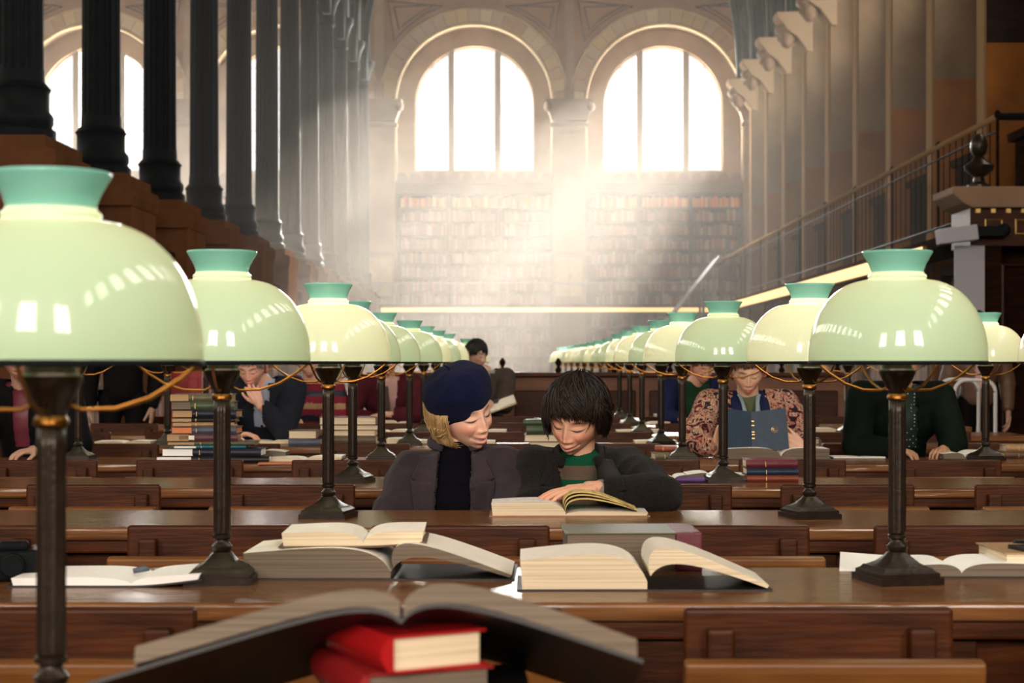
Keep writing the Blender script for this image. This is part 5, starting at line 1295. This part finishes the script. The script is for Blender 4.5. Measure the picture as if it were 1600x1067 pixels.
hair_obj(HT @ Matrix.Rotation(math.radians(-15), 4, 'X'), r, 'hair_dark', boy_line, n=3400, r0=.0024, lift=.022, seed=5, jitter=.015, swirl=.25, wild=.16)
hair_obj(HT @ Matrix.Rotation(math.radians(-15), 4, 'X'), r, 'hair_dark', boy_line, n=700, r0=.0026, lift=.027, seed=15, jitter=.024, swirl=.3, wild=.3, under=False)

# ---------------- readers further back
def simple_person(label, J, head_e, jmat, hairm='hair_brown', inner=None, open_w=(.06, .05), zlow=.7, hands=(), tone=(.66, .40, .28), build=1.05, head_s=1.0, line=None, seed=1, lift=.014, smile=.2, trouser='suit_dark', n=320):
    r, V, HT = person(label, J, head_e, head_s, tone=tone, smile=smile, hands=hands, build=build, trouser=trouser)
    if inner:
        obj_from(remesh(torso_mb(V, build, .005, arms=False), .013, 3), 'shirt', inner, r)
    g = torso_mb(V, build, .018)
    cut = (lambda p, f=opening(V, open_w[0], open_w[1], zlow): f(p) or (p.z > V['neck'].z-.01 and (p.xy-V['neck'].xy).length < .078)) if inner else (lambda p: (p.z > V['neck'].z and (p.xy-V['neck'].xy).length < .085))
    j = obj_from(remesh(g, .013, 3, .004, 12, cut=cut, seed=seed), 'jacket', jmat, r); add_solid(j, .006)
    if hairm: hair_obj(HT, r, hairm, line or hairline(.055, .0, -.07), n=n, r0=.006, lift=lift, seed=seed)
    return r, V, HT
# woman in floral jacket with the blue book
yb5 = row_back(5)
x = (1167-VX)*(yb5+.2)/F
J = seated(x, yb5, .05, .02, 1.05, elL=(x-.27, yb5+.02, .83), elR=(x+.24, yb5+.06, .84), wrL=(x-.175, yb5-.045, .80), wrR=(x+.215, yb5-.125, .805), head=(x-.01, yb5+.10, 1.165))
r, V, HT = simple_person('woman in red and cream floral jacket and blue scarf holding a blue book', J, (26, 0, -4), 'floral', 'hair_brown', 'top_green', (.05, .045), .85, tone=(.70, .42, .30), seed=2,
    hands=(('wrR', (-.75, -.10, .55), (.1, .95, 0), False, .35, .12, .2, .95), ('wrL', (.4, .1, .6), (.3, -.9, 0), True, .4, .1, .3, .9)))
for s_, a in ((-1, 0), (1, 0)):
    sc = MB(); sc.tube([(x+s_*.03, yb5+.25, 1.06), (x+s_*.066, yb5+.16, 1.055), (x+s_*.066, yb5+.045, .98), (x+s_*.064, yb5+.02, .88), (x+s_*.06, yb5+.025, .80)], .024, 8, flat=.45); sc.build('scarf', 'scarf_blue', r, smooth=True)
    sc = MB(); sc.tube([(x+s_*.025, yb5+.22, 1.06), (x+s_*.045, yb5+.13, 1.045), (x+s_*.032, yb5+.035, .96), (x+s_*.028, yb5+.012, .84)], .014, 8, flat=.5); sc.build('scarf_lining', 'scarf_grey', r, smooth=True)
m = MB(); m.box(x-.018, x+.018, yb5+.085, yb5+.095, .93, 1.04)
# her book
o = empty('held_book', (x-.012, yb5-.10, .880), label='blue cloth book with gilt emblem held upright by the woman in floral jacket', cat='book'); o.rotation_euler = (math.radians(-14), 0, 0)
for s_, nm in ((-1, 'front_cover'), (1, 'back_cover')):
    T = Matrix.Rotation(s_*math.radians(17)*-1, 4, 'Z') @ Matrix.Rotation(-s_*.05, 4, 'Y')
    m = MB(); m.box(0 if s_ > 0 else -.158, .158 if s_ > 0 else 0, -.002, .003, -.095, .095, T=T); c_ = m.build(nm, 'cloth_blue', o)
    if s_ > 0:
        e = MB(); e.tube([T @ Vector((.10+.014*math.cos(2*PI*k/20), -.0035, .0+.014*math.sin(2*PI*k/20))) for k in range(20)], .0012, 5, closed=True); e.tube([T @ Vector((.10+.007*math.cos(2*PI*k/8), -.0035, .007*math.sin(2*PI*k/8))) for k in range(8)], .0012, 5, closed=True); e.build('gilt_emblem', 'gilt', c_)
    m = MB(); m.box(.004 if s_ > 0 else -.15, .15 if s_ > 0 else -.004, .004, .012, -.09, .09, T=T); m.build('page_block', 'page_block', o)
m = MB(); m.box(-.01, .01, -.004, .002, -.095, .095); c_ = m.build('spine', 'cloth_blue', o)
e = MB()
for z in (.05, .03, 0, -.012, -.03): e.box(-.006, .006, -.0052, -.004, z-.002, z+.002)
e.build('spine_title', 'gilt', c_)
# reader in dark green with dotted blouse
x = (1405-VX)*(yb5+.2)/F
J = seated(x, yb5, .09, .04, 1.1, wrL=(x-.08, yb5-.10, .80), wrR=(x+.16, yb5-.02, .80), elL=(x-.24, yb5+.02, .81), head=(x-.02, yb5+.06, 1.21), elR=(x+.22, yb5+.04, .82))
simple_person('reader in dark green cardigan and white-dotted blouse behind the tall right lamp', J, (25, 0, 5), 'knit_forest', 'hair_brown', 'dotted_blouse', (.05, .075), .8, tone=(.5, .27, .17), seed=3,
    hands=(('wrL', (.55, -.7, -.12), (0, 0, -1), True, .5, .1, .4, .9), ('wrR', (-.5, -.7, -.1), (0, 0, -1), False, .5, .1, .4, .9)))
# man in dark jacket, hand at chin
yb6 = row_back(6); x = (412-VX)*(yb6+.2)/F
J = seated(x, yb6, .10, .05, 1.05, elR=(x+.15, yb6-.03, .83), wrR=(x+.015, yb6-.06, .975), elL=(x-.2, yb6+.03, .83), wrL=(x-.10, yb6-.1, .81), head=(x-.04, yb6+.04, 1.18))
simple_person('man in dark blue-grey jacket with his hand at his chin, left of the tables', J, (28, 0, -8), 'suit_dark', 'hair_grey', 'shirt_blue', (.045, .03), .85, tone=(.72, .40, .30), seed=4,
    hands=(('wrR', (-.45, .1, 1), (-.2, 1, .1), False, .9, .1, .6, .95), ('wrL', (.8, -.3, 0), (0, 0, -1), True, .4, .1, .5, .95)))
# striped jersey reader, behind
mat('stripe_jersey', (.2, .02, .04), .85, spec=.12)
yb8 = row_back(8); x = (487-VX)*(yb8+.2)/F
J = seated(x, yb8, .08, .04)
r, V, HT = simple_person('person in maroon jersey with tan and navy bands between the lamp poles', J, (30, 0, 10), 'stripe_jersey', 'hair_black', None, seed=5, hands=(('wrL', (.6, -.6, 0), (0, 0, -1), True, .4, .1, .4, .95),))
for c in r.children:
    if c.name.startswith('jacket'):
        c.data.materials.append(MATS['cloth_navy']); c.data.materials.append(MATS['cloth_tan'])
        for p_ in c.data.polygons: q = int((p_.center.z*22)) % 4; p_.material_index = {0: 0, 1: 1, 2: 0, 3: 2}[q]
# man in maroon cardigan writing
x = (608-VX)*(yb8+.2)/F
J = seated(x, yb8, .09, .06, 1.1, wrR=(x-.02, yb8-.06, .83), elR=(x+.2, yb8+.04, .82), wrL=(x-.1, yb8-.1, .81))
r, V, HT = simple_person('man in maroon cardigan and pink shirt writing, left of the girl', J, (30, 0, 0), 'knit_maroon', 'hair_brown', 'shirt_pink', (.07, .04), .8, tone=(.72, .42, .32), seed=6,
    hands=(('wrL', (.7, -.6, -.1), (0, 0, -1), True, .5, .1, .4, 1), ('wrR', (-.6, -.7, -.1), (0, 0, -1), False, .5, .1, .4, 1)))
m = MB(); t = V['neck']; m.prism([(-.012, 0), (.012, 0), (.03, -.2), (0, -.24), (-.03, -.2)], -.003, .003, axis='y', T=Matrix.Translation((t.x, t.y-.155, t.z-.06))); m.build('necktie', 'suit_grey', r)
# man in grey suit turned away from the girl, dark hair
yb9 = row_back(9); x = (752-VX)*(yb9+.3)/F
J = seated(x+.04, yb9, .13, .0, 1.0, head=(x-.04, yb9+.16, 1.27), elR=(x+.2, yb9+.0, .85), wrR=(x+.1, yb9-.16, .86), elL=(x-.15, yb9+.05, .83), wrL=(x-.0, yb9-.14, .86))
simple_person('black-haired man in grey-brown suit reading behind the girl', J, (18, 0, 48), 'suit_grey', 'hair_black', 'bw', (.03, .02), .85, tone=(.6, .38, .28), seed=7, hands=(('wrR', (-.2, -.9, .1), (-1, 0, 0), False, .5, .1, .4, .95), ('wrL', (.2, -.9, .1), (1, 0, 0), True, .5, .1, .4, .95)), line=hairline(.04, -.02, -.06))
o = open_book(.14, .14, .2, .012, .014, cover='cloth_grey', top='paper', rise=.006); place(o, (x+.05+.10, yb9-.22, .855), 0, 'cream open book held up by the man in the grey-brown suit', ry=-.35, rx=.3)
# reader in green pullover
x = (1072-VX)*(yb8+.2)/F
J = seated(x+.05, yb8, .06, .05, 1.05, head=(x+.10, yb8+.06, 1.17), elL=(x-.16, yb8+.02, .82))
simple_person('reader in green pullover with blue sleeves left of the floral jacket', J, (25, 0, 20), 'scarf_blue', 'hair_brown', 'pull_green', (.11, .10), .7, tone=(.68, .36, .26), seed=8, hands=(('wrL', (.7, -.6, -.1), (0, 0, -1), True, .5, .1, .4, 1),))
# standing figures at the far left and a seated one at left
def standing(x, y, face=0, h=1.0):
    return dict(pelvis=(x, y, .98*h), chest=(x, y, 1.25*h), neck=(x, y, 1.47*h), head=(x, y-.02, 1.60*h), shL=(x-.17, y, 1.40*h), shR=(x+.17, y, 1.40*h), elL=(x-.24, y+.02, 1.12*h), elR=(x+.24, y+.02, 1.12*h), wrL=(x-.22, y-.08, .88*h), wrR=(x+.22, y-.08, .88*h),
                hipL=(x-.09, y, .93*h), hipR=(x+.09, y, .93*h), knL=(x-.1, y-.02, .5*h), knR=(x+.1, y, .5*h), anL=(x-.1, y+.02, .09), anR=(x+.1, y+.02, .09))
hs = (('wrL', (0, -.1, -1), (1, 0, 0), False, .3, .1, .3, 1), ('wrR', (0, -.1, -1), (-1, 0, 0), True, .3, .1, .3, 1))
simple_person('person in long black coat standing at the far left aisle', standing(-2.87, 11.9), (8, 0, 40), 'coat_black', 'hair_black', None, hands=hs, tone=(.4, .25, .18), seed=9, trouser='coat_black')
x = (52-VX)*(yb5+.3)/F
J = seated(x, yb5, .10, .03, 1.15)
simple_person('reader in very dark coat seated behind the nearest left lamp', J, (20, 0, 10), 'coat_black', 'hair_grey', 'cloth_maroon', (.04, .03), .8, hands=(('wrL', (.7, -.6, -.1), (0, 0, -1), True, .5, .1, .4, 1), ('wrR', (-.6, -.7, -.1), (0, 0, -1), False, .5, .1, .4, 1)), tone=(.45, .27, .19), seed=10)
simple_person('person in dusky pink standing behind the white trolley at right', standing(3.62, 13.3, h=.93), (10, 0, -30), 'cloth_brown', 'hair_black', 'shirt_pink', (.05, .05), 1.0, hands=hs, tone=(.5, .3, .22), seed=11, trouser='coat_black')
